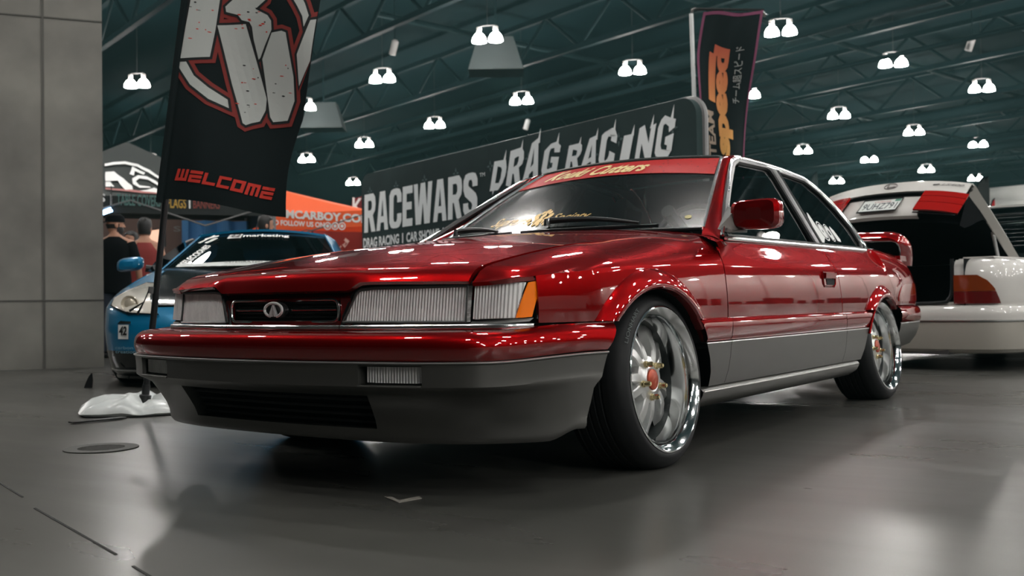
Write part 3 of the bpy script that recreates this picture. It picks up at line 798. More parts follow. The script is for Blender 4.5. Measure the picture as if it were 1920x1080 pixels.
k = [ws_pt(.90+.022*math.cos(a), .135+.020*math.sin(a), .003) for a in [2*math.pi*q/20 for q in range(20)]]
add('windscreen_sticker', k, [tuple(range(20))], mat('sticker_cream', lin(205, 195, 140), .6), CAR, smooth=False)
# wipers
def wiper(u0, u1, v0, v1, up_):
    w = empty('wiper'); w.parent = CAR
    MB().tube([ws_pt(lerp(u0, u1, t), lerp(v0, v1, t)+.03*math.sin(math.pi*t)*up_, .022) for t in np.linspace(0, 1, 8)], [.014, .013, .012, .011, .010, .009, .007, .005], 8).build('wiper_arm', BLACK, w)
    MB().tube([ws_pt(lerp(u1-.75*(u1-u0)-.35, u1+.12, t), .030, .010) for t in np.linspace(0, 1, 8)], .007, 6).build('wiper_blade', BLACK, w)
    MB().lathe([(.0001, .03), (.012, .03), (.016, .0)], 10, Matrix.Translation(ws_pt(u0, v0-.03, .01))).build('wiper_pivot', CHROME, w)
wiper(-.07, .62, .115, .035, 1); wiper(-.92, -.45, .09, .03, .6)
# rear window and deck
P = [[(t*B60[k][0]*.995, B60[k][1]-.02*(1-t*t), B60[k][2]+.012*(1-t*t)) for k in range(60) if 3.17 <= B60[k][1]] for t in np.linspace(-1, 1, 15)]
grid('rear_window', P, DARKGLASS, CAR)
P = [[(t*lp(y, [(3.85, .655), (4.1, .70), (4.6, .665)]), y, lp(y, [(3.85, .802), (4.1, .797), (4.4, .785), (4.6, .765)])+.016*(1-t*t)) for y in list(np.linspace(3.85, 4.6, 16))] + [(t*.66, 4.625, .745), (t*.66, 4.64, .70), (t*.66, 4.645, .55)] for t in np.linspace(-1, 1, 25)]
grid('boot_lid', P, RED, CAR, th=.012)

# side windows: chrome outline, dark frames, panes, stickers
gx_ = lambda z: .762-.60*(z-.78)
def sg(y, z, off=0): return np.array([gx_(z)+off*.857, y, z+off*.51])
out = [(1.596, .770), (1.625, .79), (1.82, .895), (2.02, 1.018), (2.19, 1.120), (2.285, 1.154), (2.41, 1.168), (2.77, 1.172), (2.95, 1.166), (3.20, 1.147), (3.34, 1.097), (3.455, 1.015), (3.52, .911), (3.535, .827), (3.51, .789), (3.47, .783)]
oc = cat_curve([(0, y, z) for y, z in out], 70)
for s in (1, -1):
    SW = empty('side_window'); SW.parent = CAR
    sc = lambda v: (s*v[0], v[1], v[2])
    MB().tube([sc(sg(v[1], v[2], .006)) for v in oc], .0075, 8).build('window_trim', CHROME, SW)
    MB().tube([sc(sg(lerp(v[1], 2.6, .018), lerp(v[2], .95, .045), .003)) for v in oc[:62]], .007, 8).build('inner_trim', CHROME, SW)
    MB().tube([sc(sg(y, .757+(y-1.60)*.0125, .010)) for y in np.linspace(1.60, 3.47, 20)], .0085, 8).build('belt_trim', CHROME, SW)
    MB().tube([sc(sg(y, .775+(y-1.6)*.010, .004)) for y in np.linspace(1.62, 3.46, 20)], .006, 6).build('belt_seal', BLACK, SW)
    def pane(name, poly, m, off=0, parent=SW, th=0):
        V = [sc(sg(y, z, off)) for y, z in poly]; return add(name, V, [tuple(range(len(V)))] if s > 0 else [tuple(reversed(range(len(V))))], m, parent, smooth=False)
    front = [(1.66, .785), (2.62, .795), (2.69, 1.11), (2.685, 1.135), (2.66, 1.148), (2.34, 1.138), (2.25, 1.112), (2.04, 1.005), (1.85, .905)]
    pane('door_glass', front, GLASS, -.004)
    rear = [(2.79, .797), (3.43, .80), (3.455, .82), (3.45, .905), (3.39, .995), (3.30, 1.075), (3.17, 1.131), (2.82, 1.147), (2.795, 1.14)]
    pane('quarter_glass', rear, DARKGLASS, -.004)
    # black frame of the door glass and B pillar
    fr_ = [(1.63, .775), (1.85, .915), (2.03, 1.018), (2.22, 1.122), (2.31, 1.148), (2.66, 1.157), (2.70, 1.148), (2.715, 1.11), (2.685, .79)]
    MB().tube([sc(sg(y, z, .0)) for y, z in fr_], .014, 8).build('window_frame', BLACK, SW)
    P = [[sc(sg(y+dy, z, o_)) for dy, o_ in ((-.05, 0), (-.035, .008), (.03, .008), (.055, 0))] for y, z in ((2.725, .785), (2.745, .95), (2.765, 1.11), (2.768, 1.163))]
    grid('b_pillar', P, BLACK, SW, flip=(s > 0))
    qf = [(2.785, .785), (2.81, 1.135), (2.83, 1.155), (3.17, 1.141), (3.31, 1.085), (3.42, 1.0), (3.48, .908), (3.485, .822), (3.46, .79)]
    MB().tube([sc(sg(y, z, 0)) for y, z in qf], .012, 8).build('quarter_frame', BLACK, SW)
    if s > 0:
        ST = mat('sticker_white', lin(205, 208, 206), .6)
        def disc(name, y, z, ry, rz_, rings):
            S_ = MB()
            for (a, b) in rings:
                k = len(S_.V); n = 28
                for q in range(n):
                    w = 2*math.pi*q/n
                    for f in (a, b): S_.V.append(tuple(sg(y+ry*f*math.cos(w), z+rz_*f*math.sin(w), .001)))
                for q in range(n): S_.F.append((k+2*q, k+2*q+1, k+(2*q+3) % (2*n), k+(2*q+2) % (2*n)))
            S_.build(name, ST, SW, smooth=False)
        V = [sg(y, z, .001) for y, z in [(2.80, .80), (2.86, .80), (2.925, .83), (2.905, .865), (2.90, .905), (2.895, .945), (2.88, .952), (2.855, .925)]]
        add('window_sticker', V, [tuple(range(8))], ST, SW, smooth=False)
        disc('window_sticker', 2.955, .862, .048, .050, [(.86, 1), (.15, .72)]); disc('window_sticker', 3.048, .858, .042, .045, [(.9, 1), (.3, .8)])
        V = [sg(y, z, .001) for y, z in [(3.105, .82), (3.15, .815), (3.165, .83), (3.15, .875), (3.12, .897), (3.10, .88)]]
        add('window_sticker', V, [tuple(range(6))], ST, SW, smooth=False)

# door mirrors, handles
for s in (1, -1):
  if s > 0:
    MR = empty('door_mirror'); MR.parent = CAR
    P = []; n = 24
    pr = [(0, .30, .40), (.006, .80, .86), (.02, .97, .98), (.05, 1.0, 1.0), (.085, .98, .97), (.095, .93, .9)]
    for (d, fx, fz) in pr:
        ring = []
        for q in range(n):
            w = 2*math.pi*q/n; cx, sx_ = math.cos(w), math.sin(w); e = .42
            x = .0955*fx*math.copysign(abs(cx)**e, cx); z = .056*fz*math.copysign(abs(sx_)**e, sx_)
            z *= lerp(1.0, 1.06, (x+.1)/.2)
            ring.append((s*(.852+x-.10*d), 1.70+d+.10*(x), .857+z+.02*x))
        P.append(ring)
    P = np.array(P).transpose(1, 0, 2)
    grid('mirror_shell', P, RED, MR, cu=True, flip=(s > 0))
    k = len(pr)-1
    add('mirror_cap', [tuple(v) for v in P[:, 0]], [tuple(range(n))], RED, MR)
    add('mirror_glass', [tuple(v) for v in P[:, k]], [tuple(range(n))], CHROME, MR, smooth=False)
    V = [(s*.745, 1.64, .80), (s*.775, 1.64, .785), (s*.775, 1.80, .79), (s*.70, 1.80, .92), (s*.79, 1.70, .83), (s*.80, 1.74, .80), (s*.78, 1.77, .88), (s*.73, 1.72, .87)]
    MB().raw([(s*.742, 1.62, .80), (s*.785, 1.63, .784), (s*.775, 1.83, .795), (s*.712, 1.79, .90), (s*.80, 1.73, .80), (s*.80, 1.77, .80), (s*.775, 1.77, .885), (s*.77, 1.72, .875)],
             [(0, 1, 4, 7), (1, 2, 5, 4), (2, 3, 6, 5), (3, 0, 7, 6), (4, 5, 6, 7)]).build('mirror_base', GREY, MR, smooth=False)
  if True:
    HN = empty('door_handle'); HN.parent = CAR
    x = .8395
    fr_ = [(s*x, 2.545, .652), (s*x, 2.70, .652), (s*(x+.004), 2.71, .64), (s*(x+.004), 2.71, .60), (s*(x+.003), 2.70, .588), (s*(x+.003), 2.56, .588), (s*(x+.003), 2.55, .60), (s*x, 2.545, .64)]
    MB().tube(fr_, .0045, 6, closed=True).build('handle_frame', RED, HN)
    add('handle_recess', [(s*(x+.0035), 2.595, .595), (s*(x+.0035), 2.705, .595), (s*(x+.003), 2.705, .622), (s*(x+.003), 2.595, .622)], [(0, 1, 2, 3)], MATTE, HN, smooth=False)
    MB().box((s*(x+.006), 2.63, .637), (.016, .15, .024)).build('handle_pull', RED, HN)

# tail: rear bumper, tail lamps, spoiler
CR_ = [(0, 4.74), (.3, 4.735), (.5, 4.72), (.62, 4.70), (.70, 4.665), (.755, 4.60), (.79, 4.50), (.812, 4.35), (.825, 4.2), (.832, 4.05), (.838, 3.86)]
URn = list(range(len(CR_)))
def planr(u):
    s = 1 if u >= 0 else -1; a = abs(u)
    return np.array([s*sp(a, list(zip(URn, [c[0] for c in CR_]))), sp(a, list(zip(URn, [c[1] for c in CR_])))])
def rear_band(name, prof, m, n=81, lim=10, **kw):
    P = []
    for k in range(n):
        u = lerp(-lim, lim, k/(n-1)); p = planr(u); d = planr(u+.01)-planr(u-.01); nn_ = np.array([-d[1], d[0]]); nn_ = nn_/(np.linalg.norm(nn_)+1e-9)
        P.append([(p[0]+nn_[0]*o_, p[1]+nn_[1]*o_, z) for o_, z in prof])
    return grid(name, P, m, CAR, flip=True, **kw)
rear_band('rear_bumper', [(-.03, .398), (.010, .400), (.016, .412), (.018, .44), (.012, .468), (0, .484), (-.02, .493), (-.06, .495)], RED)
rear_band('rear_cladding', [(-.16, .235), (-.10, .240), (-.05, .262), (-.015, .31), (.004, .36), (.010, .392), (.006, .398), (-.02, .399)], GREY)
rear_band('rear_panel', [(-.03, .49), (-.035, .62), (-.06, .70), (-.08, .76)], RED, lim=6.2)
for s in (1, -1):
    TL = empty('tail_light'); TL.parent = CAR
    P = []
    for k in range(16):
        y = lerp(3.90, 4.585, k/15); zt = lp(y, [(3.90, .54), (3.97, .59), (4.06, .612), (4.6, .622)]); w = sp(y, W_)
        P.append([(s*(w+.004-.010*max(0, (z-.52)/.12)**2), y, z) for z in np.linspace(.515, zt, 6)])
    grid('side_lens', P, TAILRED, TL, flip=(s < 0), th=.004)
    P = [[(s*x, 4.705-.4*max(0, x-.58)**1.5-.25*(z-.5), z) for z in (.515, .56, .62)] for x in np.linspace(.25, .70, 14)]
    grid('rear_lens', P, TAILRED, TL, flip=(s > 0), th=.004)
SPO = empty('spoiler'); SPO.parent = CAR
# wing blade across, dropping at both ends to feet on the boot lid
def wing_sec(cx, cy, cz, nx, nz, ch, thk):
    """closed aerofoil ring, chord along y, thickness along (nx, nz)"""
    pr = [(0, 0), (.08, .55), (.3, 1), (.6, .8), (.9, .35), (1, 0), (.9, -.25), (.6, -.5), (.3, -.55), (.08, -.35)]
    return [(cx+nx*thk*h, cy+ch*c, cz+nz*thk*h+.0*c) for c, h in pr]
P = []
path = [(-.70, 4.47, .735, .26), (-.708, 4.45, .82, .26), (-.70, 4.42, .866, .27), (-.665, 4.40, .895, .28), (-.56, 4.385, .903, .28), (0, 4.36, .910, .28)]
path = path+[(-x, y, z, c) for x, y, z, c in path[-2::-1]]
pc_ = cat_curve(path, 61)
for k, v in enumerate(pc_):
    a = pc_[max(k-1, 0)]; b = pc_[min(k+1, 60)]; tx, tz = b[0]-a[0], b[2]-a[2]; L = math.hypot(tx, tz); nx, nz = -tz/L, tx/L
    P.append(wing_sec(v[0], v[1], v[2], nx, nz, v[3], .040))
grid('wing', P, RED, SPO, cv=True, flip=False)
for s in (1, -1):
    MB().box((s*.695, 4.47, .772), (.07, .24, .03)).build('wing_foot', RED, SPO)
    MB().lathe([(.0001, .028), (.011, .026), (.016, 0)], 12, Matrix.Translation((s*.60, 4.20, .800))).build('washer_nozzle', CHROME, CAR)

# underbody, cabin tub, seats, dash, wheel
MB().box((0, 2.35, .36), (1.10, 4.2, .36)).build('underbody', MATTE, CAR, smooth=False)
MB().raw([(-.74, 1.26, .16), (.74, 1.26, .16), (.74, 3.12, .16), (-.74, 3.12, .16), (-.78, 1.26, .36), (.78, 1.26, .36), (.78, 3.12, .36), (-.78, 3.12, .36)], [(3, 2, 1, 0), (4, 5, 6, 7), (0, 1, 5, 4), (1, 2, 6, 5), (2, 3, 7, 6), (3, 0, 4, 7)]).build('floor_pan', MATTE, CAR, smooth=False)
MB().box((0, 4.25, .60), (1.30, .70, .26)).build('boot_tub', MATTE, CAR, smooth=False)
P = [[(s_, 1.78+d, z) for d, z in ((0, .78), (.12, .80), (.30, .79), (.36, .74), (.38, .5))] for s_ in np.linspace(-.70, .70, 9)]
grid('dashboard', P, INTERIOR, CAR, th=.01)
for x in (.36, -.36):
    ST_ = empty('seat'); ST_.parent = CAR
    def cush(rows): return [[(x+w*c, y, z+d*abs(c)**3) for c in np.linspace(-1, 1, 9)] for (y, z, w, d) in rows]
    P = [[(x+w*c, y+(.03 if False else 0), z) for c in np.linspace(-1, 1, 9)] for (y, z, w) in ((2.30, .40, .22), (2.28, .46, .24), (2.55, .47, .25), (2.78, .44, .24))]
    grid('seat_cushion', P, SEAT, ST_, th=.10, flip=True)
    P = [[(x+w*c, y-.03*abs(c)**3, z) for c in np.linspace(-1, 1, 9)] for (y, z, w) in ((2.74, .44, .23), (2.80, .60, .25), (2.88, .78, .24), (2.92, .87, .17), (2.93, .90, .10), (2.94, .925, .10), (2.955, 1.01, .11), (2.975, 1.03, .09))]
    grid('seat_back', P, SEAT, ST_, th=.09)
P = [[(x, y, z) for x in np.linspace(-.6, .6, 7)] for (y, z) in ((3.05, .46), (3.35, .48), (3.45, .80), (3.75, .81))]
grid('rear_bench', P, INTERIOR, CAR, th=.05)
T = Matrix.Translation((.36, 2.20, .80)) @ Matrix.Rotation(math.radians(62), 4, 'X')
st = MB().tube([T @ Vector((.18*math.cos(a), .18*math.sin(a), 0)) for a in [2*math.pi*k/28 for k in range(28)]], .014, 8, closed=True)
st.tube([T @ Vector((-.17, 0, 0)), T @ Vector((.17, 0, 0))], .02, 8).tube([T @ Vector((0, 0, 0)), T @ Vector((0, 0, .25))], .03, 8)
st.build('steering_wheel', BLACK, CAR)

# wheels
def make_wheel(name, y, s, lip, camber, toe):
    """axis along +X (outboard); origin at the lip plane centre"""
    w = empty(name); w.parent = CAR
    w.location = (s*lip, y, .2835); w.rotation_euler = (0, math.radians(camber)*1, math.radians(toe)) if s > 0 else (0, math.radians(camber), math.radians(180-toe))
    RX = Matrix.Rotation(math.radians(90), 4, 'Y')
    # tyre: rounded tread, stretched sidewalls
    tp = [(.226, -.012), (.232, -.002), (.240, .002), (.252, -.002), (.268, -.012), (.279, -.026), (.2855, -.045)]
    for k in range(5):
        xk = -.062-.026*k; tp += [(.2875, xk+.010), (.2875, xk-.006), (.281, xk-.007), (.281, xk-.012)]
    tp += [(.2875, -.185), (.280, -.205), (.262, -.222), (.235, -.225), (.22, -.21)]
    MB().lathe(tp, 72, RX).build('tyre', RUBBER, w, ang=50)
    lg = MB()
    if s > 0 and y < 2:
        V, Fc = subdiv((fit(text2d('LIONHART', 1, 0, .01)[0], 1, 1), text2d('LIONHART', 1, 0, .01)[1]), .1)
        def sidewall(a, b):
            ang = math.radians(152-a*31); r = .256+b*.0105; x_ = .0-(b*.0105)*.62
            return (x_+.001, r*math.cos(ang), r*math.sin(ang))
        add('sidewall_lettering', [(lambda q: (q[0], q[1], q[2]))(sidewall(1-a if False else a, b)) for a, b in V], Fc, mat('grey_lettering', lin(84, 92, 92), .7), w, smooth=False)
    lp_ = [(.2265, -.012), (.2335, -.004), (.2335, .002), (.229, .004), (.224, .001), (.217, -.006), (.208, -.013), (.204, -.020), (.2015, -.05), (.200, -.085)]
    MB().lathe(lp_, 72, RX).build('rim_barrel', POLISH, w, ang=28)
    MB().lathe([(.200, -.085), (.1985, -.10), (.200, -.205)], 64, RX).build('inner_barrel', mat('inner_barrel_grey', (.05, .058, .058), .35, .4), w)
    MB().lathe([(.0001, -.128), (.155, -.133), (.155, -.142), (.0001, -.142)], 40, RX).build('brake_disc', mat('brake_steel', (.035, .04, .04), .4, .6), w)
    MB().lathe([(.0001, -.19), (.198, -.195)], 40, RX).build('dust_shield', MATTE, w)
    MB().tube([(-.125, .150*math.cos(a), .150*math.sin(a)) for a in np.linspace(.25, 1.15, 8)], [.018, .026, .030, .031, .031, .030, .026, .018], 12).build('brake_caliper', mat('caliper_grey', (.10, .11, .11), .4, .5), w)
    # five spokes, each forking into two prongs that run down to the barrel
    SR = [.020, .045, .075, .10, .125, .155, .200]
    LAT = [.008, .017, .029, .040, .051, .064, .082]; TX = [-.056, -.056, -.058, -.062, -.072, -.090, -.112]; TW_ = [.022, .018, .0165, .0155, .015, .018, .026]
    BXX = [-.082, -.086, -.092, -.100, -.108, -.116, -.124]; BW_ = [.025, .025, .026, .028, .031, .037, .044]
    for k in range(5):
        R = Matrix.Rotation(math.radians(72*k-82 if s > 0 else 72*k+82), 4, 'X'); V = []; Fc = []
        for sd in (-1, 1):
            k0 = len(V)
            for q in range(7):
                r, l = SR[q], LAT[q]*sd
                for x_, y_ in ((BXX[q], l-BW_[q]), (lerp(BXX[q], TX[q], .55), l-lerp(BW_[q], TW_[q], .75)), (TX[q]-.003, l-TW_[q]), (TX[q], l-TW_[q]*.7), (TX[q], l+TW_[q]*.7), (TX[q]-.003, l+TW_[q]), (lerp(BXX[q], TX[q], .55), l+lerp(BW_[q], TW_[q], .75)), (BXX[q], l+BW_[q])):
                    V.append(tuple(R @ Vector((x_, y_, r))))
            for q in range(6):
                for j_ in range(7): Fc.append((k0+q*8+j_, k0+q*8+j_+1, k0+q*8+8+j_+1, k0+q*8+8+j_))
        add('spoke', V, Fc, SILVER, w, ang=30)
    MB().lathe([(.034, -.050), (.040, -.048), (.046, -.053), (.062, -.056), (.075, -.060), (.080, -.075), (.080, -.10)], 40, RX).build('hub', SILVER, w)
    MB().lathe([(.0001, -.041), (.026, -.0415), (.033, -.045), (.034, -.06)], 30, RX).build('centre_cap', CAPRED, w)
    for k in range(5):
        a = math.radians(72*k+47); c_ = Vector((-.056, .0565*math.cos(a), .0565*math.sin(a)))
        MB().lathe([(.0001, .030), (.006, .030), (.0085, .026), (.0085, .010), (.011, .008), (.011, -.004)], 6, Matrix.Translation(c_) @ RX).build('lug_nut', BRASS, w, smooth=False)
    MB().tube([Vector((-.13, 0, 0)), Vector((-.24, 0, 0))], .09, 20).build('hub_carrier', MATTE, w)
    return w
wf = make_wheel('front_wheel', .975, 1, .836, -5.0, -1)
wr = make_wheel('rear_wheel', 3.59, 1, .836, -6.5, -3)
make_wheel('front_wheel', .975, -1, .836, -5.0, 3)
make_wheel('rear_wheel', 3.59, -1, .836, -6.5, -3)
# ------------------------------------------------------------------ helpers for things placed by sight
def at_d(px, py, d): return CAM + ray(px, py)*d
def planar(o, ex, ez, n, off):
    """map of (u, v) metres on a flat sheet"""
    o, ex, ez, n = Vector(o), Vector(ex), Vector(ez), Vector(n)
    return lambda u, v: o+ex*u+ez*v+n*off
def hit_plane(px, py, o, n):
    d = ray(px, py); return CAM + d*((Vector(o)-CAM).dot(n)/d.dot(n))
def grow(poly, k):
    """move an outline outward by k"""
    n = len(poly); A = sum(poly[i][0]*poly[(i+1) % n][1]-poly[(i+1) % n][0]*poly[i][1] for i in range(n)); sg_ = 1 if A > 0 else -1
    out = []
    for i in range(n):
        a, b, c = poly[i-1], poly[i], poly[(i+1) % n]
        def nr(p, q):
            dx, dy = q[0]-p[0], q[1]-p[1]; L = math.hypot(dx, dy) or 1; return dy/L*sg_, -dx/L*sg_
        n1, n2 = nr(a, b), nr(b, c); mx, my = n1[0]+n2[0], n1[1]+n2[1]; L = math.hypot(mx, my) or 1
        s = k/max(.45, (n1[0]*mx+n1[1]*my)/L); out.append((b[0]+mx/L*s, b[1]+my/L*s))
    return out
from mathutils.geometry import tessellate_polygon
def poly_fill(poly, L):
    V = [tuple(p) for p in poly]; T = tessellate_polygon([[Vector((p[0], p[1], 0)) for p in poly]])
    return subdiv((V, [tuple(t) for t in T]), L)

# ------------------------------------------------------------------ tall welcome banner with pole and weight bag
BD = 5.25
pb = at_d(271, 757, BD); pt = at_d(362, -120, BD)
pole_dir = (pt-pb).normalized()
BAN = empty('banner_flag', (pb.x, pb.y, 0), 0, 'tall black banner flag with red WELCOME lettering on a leaning black pole at left', 'banner')
def rel(p, o): return Vector(p)-o.location
MB().tube([rel(pb, BAN), rel(pt, BAN)], .0165, 12).build('pole', BLACK, BAN)
MB().tube([rel(pb-pole_dir*.03, BAN), rel(pb+pole_dir*.045, BAN), rel(pb+pole_dir*.05, BAN), rel(pb+pole_dir*.10, BAN)], [.030, .030, .020, .020], 12).build('pole_socket', BLACK, BAN)
q0 = at_d(285, 545, BD)
MB().tube([rel(q0-pole_dir*.015, BAN), rel(q0+pole_dir*.02, BAN)], .020, 10).build('tie_strap', mat('strap_grey', (.10, .10, .10), .7), BAN)
for (e, s_) in (((243, 583), .0035), ((257, 590), .0035)):
    MB().tube([rel(q0-Vector((.0, .02, 0)), BAN), rel(at_d(270, 566, BD-.02), BAN), rel(at_d(*e, BD-.02), BAN)], [.003, .003, .007], 6).build('tie_cord', BLACK, BAN)
f0 = at_d(304, 373, BD-.02); eu = (at_d(538, 404, BD-.02)-f0); ev = (at_d(351, 0, BD-.02)-f0); UL = eu.length; VL = ev.length; eu.normalize(); ev.normalize(); fn = eu.cross(ev).normalized()
if fn.dot(fw) > 0: fn = -fn
def flag_pt(u, v, off=0):
    w = .022*math.sin(u*9+v*2.2)+.012*math.sin(u*21-v*3)*max(0, 1-v*1.2)+.02*math.sin(v*6+u*3)
    w *= min(1, u*5)
    return f0+eu*(u+.0*v)+ev*(v+(.012*math.sin(u*8)*max(0, 1-v*2)))+fn*(w+off)
def uw(v): return UL*lerp(1.0, 1.06, min(1, v))*(1-.05*math.sin(min(1, v/.5)*math.pi) if v < .5 else 1)
def flag_uv(px, py):
    p = hit_plane(px, py, f0, fn)-f0; return (p.dot(eu), p.dot(ev))
NAVY = mat('banner_black_cloth', (.010, .015, .016), .85, spec=.1)
VT = VL+.40
P = [[rel(flag_pt(-.015+(uw(v)+.015)*a, v-.05*a*0), BAN) for v in np.linspace(0, VT, 50)] for a in np.linspace(0, 1, 40)]
grid('banner_cloth', P, NAVY, BAN, th=.0015)
MB().tube([rel(f0+ev*v-eu*.012, BAN) for v in np.linspace(-.02, VT, 12)], .019, 10).build('pole_sleeve', NAVY, BAN)
def zf(x, y): return flag_uv(320+x/4.153, y/4.153)
WH = mat('banner_white_print', lin(186, 192, 188), .8); RD = mat('banner_red_print', lin(128, 42, 36), .8); BK = mat('banner_black_print', (.006, .008, .009), .8); WRED = mat('welcome_red_print', lin(205, 52, 38), .8)
limbs = [[(190, -120), (420, -120), (395, 0), (355, 230), (310, 440), (85, 456), (130, 200), (165, 20)],
 [(75, 485), (130, 482), (190, 590), (300, 680), (440, 768), (450, 835), (300, 770), (160, 660), (70, 522)],
 [(370, 195), (590, 182), (660, 440), (745, 760), (735, 850), (690, 935), (625, 950), (580, 966), (555, 950), (470, 640)],
 [(560, -60), (780, -60), (755, 5), (672, 70), (770, 122), (798, 165), (800, 232), (740, 350), (700, 440), (685, 455), (650, 300), (640, 205), (620, 168), (560, 152), (530, 112), (440, 90), (435, 50), (470, 18)],
 [(800, 256), (880, 246), (915, 260), (940, 420), (968, 600), (970, 780), (910, 930), (795, 940), (770, 900), (750, 740), (715, 452)],
 [(1112, 170), (1158, 163), (1105, 480), (1010, 670), (1000, 430)],
 [(940, -60), (1020, -60), (1070, 40), (1100, 135), (1060, 222), (1050, 140), (1010, 60)]]
lg = empty('banner_logo'); lg.parent = BAN
for nm, k, off, m in (('logo_outline', .031, .003, RD), ('logo_border', .0125, .0045, BK), ('logo_letter', 0, .006, WH)):
    for L in limbs:
        uv = [zf(*p) for p in L]
        if k: uv = grow(uv, k)
        uv = [(min(u, uw(max(v, 0))-.003), v) for u, v in uv]
        V, Fc = poly_fill(uv, .05)
        add(nm, [rel(flag_pt(u, v, off), BAN) for u, v in V], Fc, m, lg, smooth=False)
o1, o2 = MB(), MB()
for i in range(46):
    x, y = random.choice([(random.uniform(150, 360), random.uniform(20, 420)), (random.uniform(480, 700), random.uniform(480, 900)), (random.uniform(770, 940), random.uniform(420, 910)), (random.uniform(470, 760), random.uniform(60, 250))])
    u, v = zf(x, y); w, h = random.uniform(.003, .012), random.uniform(.0015, .004); o_ = random.choice((o1, o2)); k = len(o_.V)
    for a in range(8): o_.V.append(tuple(rel(flag_pt(u+w*math.cos(a*.785), v+h*math.sin(a*.785), .0072), BAN)))
    o_.F.append(tuple(range(k, k+8)))
o1.build('logo_spatter', WRED, lg, smooth=False)['kind'] = 'stuff'; o2.build('logo_spatter', BK, lg, smooth=False)['kind'] = 'stuff'
# blocky lettering made of bars, each letter in a 4 x 4 cell
BARS = {'W': [(0, 0, 4, 1), (0, 0, 1, 4), (1.6, 0, 2.5, 4), (3.1, 0, 4, 4)], 'E': [(0, 0, 4, 1.05), (0, 1.5, 4, 2.5), (0, 2.95, 4, 4), (0, 0, .9, 2.5)], 'L': [(0, 0, 4, 1), (0, 0, 1, 4)],
        'C': [(0, 0, 4, 1), (0, 3, 4, 4), (0, 0, 1, 4)], 'O': [(0, 0, 4, 1), (0, 3, 4, 4), (0, 0, 1.1, 4), (2.9, 0, 4, 4)], 'M': [(0, 3, 4, 4), (0, 0, 1, 4), (1.6, 0, 2.5, 4), (3.1, 0, 4, 4)]}
wl, wr = flag_uv(328, 340), flag_uv(511, 371); wt = flag_uv(333, 318)
for i, ch in enumerate('WELCOME'):
    o = MB(); cw = (wr[0]-wl[0])/7
    for (a, b, c, d) in BARS[ch]:
        Vq = []
        for (x, y) in ((a, b), (c, b), (c, d), (a, d)):
            Vq.append((wl[0]+cw*(i+.04+x/4*.88)+.012*(y/4), lerp(wl[1], wr[1], i/6.5)*1+.0+ (wt[1]-wl[1])*y/4))
        Vs, Fs = subdiv((Vq, [(0, 1, 2), (0, 2, 3)]), .05)
        o.raw([rel(flag_pt(u, v, .004), BAN) for u, v in Vs], Fs)
    o.build('welcome_letter', WRED, BAN, smooth=False)
# weight bag
WB = mat('white_vinyl_bag', (.55, .58, .57), .35, 0, .2, .2)
bc = Vector((pb.x, pb.y, 0)); P = []; nb = 56
for j, (rr_, zz) in enumerate([(.05, .04), (.065, .062), (.12, .075), (.19, .078), (.255, .064), (.295, .038), (.31, .016), (.295, .004), (.2, .0015), (.055, .0015)]):
    ring = []
    for k in range(nb):
        a = 2*math.pi*k/nb; wob = 1+.07*math.sin(3*a+.6)+.045*math.sin(7*a)+.02*math.sin(15*a); zw = 1+.22*math.sin(5*a+1)+.15*math.sin(11*a) if 0 < j < 7 else 1
        ring.append((rr_*(wob if j > 1 else 1)*math.cos(a), rr_*(wob if j > 1 else 1)*math.sin(a), max(.0015, zz*zw)))
    P.append(ring)
BAG = grid('weight_bag', np.array(P).transpose(1, 0, 2), WB, None, cu=True, flip=True); BAG.location = bc
tag(BAG, 'crumpled white vinyl weight bag lying around the banner pole foot', 'weight bag')
cl = Vector(at_z(152, 792, .004)); cr2 = Vector(at_z(215, 786, .004))
o = MB().box(tuple((cl+cr2)/2+Vector((0, 0, .004))), ((cr2-cl).length*1.6, .05, .006), rz=math.atan2((cr2-cl).y, (cr2-cl).x)).build('strap', BLACK)
tag(o, 'flat black strap end sticking out from under the white bag', 'strap')

# ------------------------------------------------------------------ big black sign
sr = at_d(1302, 0, 8.65); sl = at_d(674, 0, 13.66); sr.z = sl.z = 0
sx_ = (sr-sl); SLn = sx_.length; sx_.normalize(); snv = Vector((sx_.y, -sx_.x, 0))
if snv.dot(CAM-sl) < 0: snv = -snv
SIGN = empty('display_sign', sl, math.atan2(sx_.y, sx_.x), 'long black backdrop sign with white RACEWARS and brush DRAG RACING lettering', 'sign')
sgn_ = 1 if snv.dot(Vector((sx_.y, -sx_.x, 0))) > 0 else -1          # the front faces local -Y
def sign_sz(px, py):
    p = hit_plane(px, py, sl, snv)-sl; return (p.dot(sx_), p.z)
HS = lerp(sign_sz(690, 327)[1], sign_sz(1285, 181)[1], .5)
rc = .17; outl = [(0, 0), (SLn, 0)] + [(SLn-rc+rc*math.cos(a), HS-rc+rc*math.sin(a)) for a in np.linspace(0, math.pi/2, 9)] + [(rc-rc*math.sin(a), HS-rc+rc*math.cos(a)) for a in np.linspace(0, math.pi/2, 9)]
SM = noisy(mat('sign_fabric', (.012, .02, .02), .8, spec=.15), .8, lin(40, 54, 54), lin(50, 66, 66), 3)  # cloth colour lifted to teal-grey to carry the hall haze
MB().prism(outl, .12, Matrix.Rotation(math.radians(90), 4, 'X') @ Matrix.Translation((0, 0, -.12))).build('sign_panel', SM, SIGN, ang=40)
MB().tube([(x, .10, z) for x, z in outl[1:]+[outl[0]]], .03, 8).build('sign_frame', mat('frame_grey', (.2, .2, .2), .5, .5), SIGN)
for x in (.5, SLn-.5): MB().box((x, .1, .02), (.08, .7, .04)).build('sign_foot', BLACK, SIGN)
sm = lambda off: (lambda s, z: (s, -off, z))
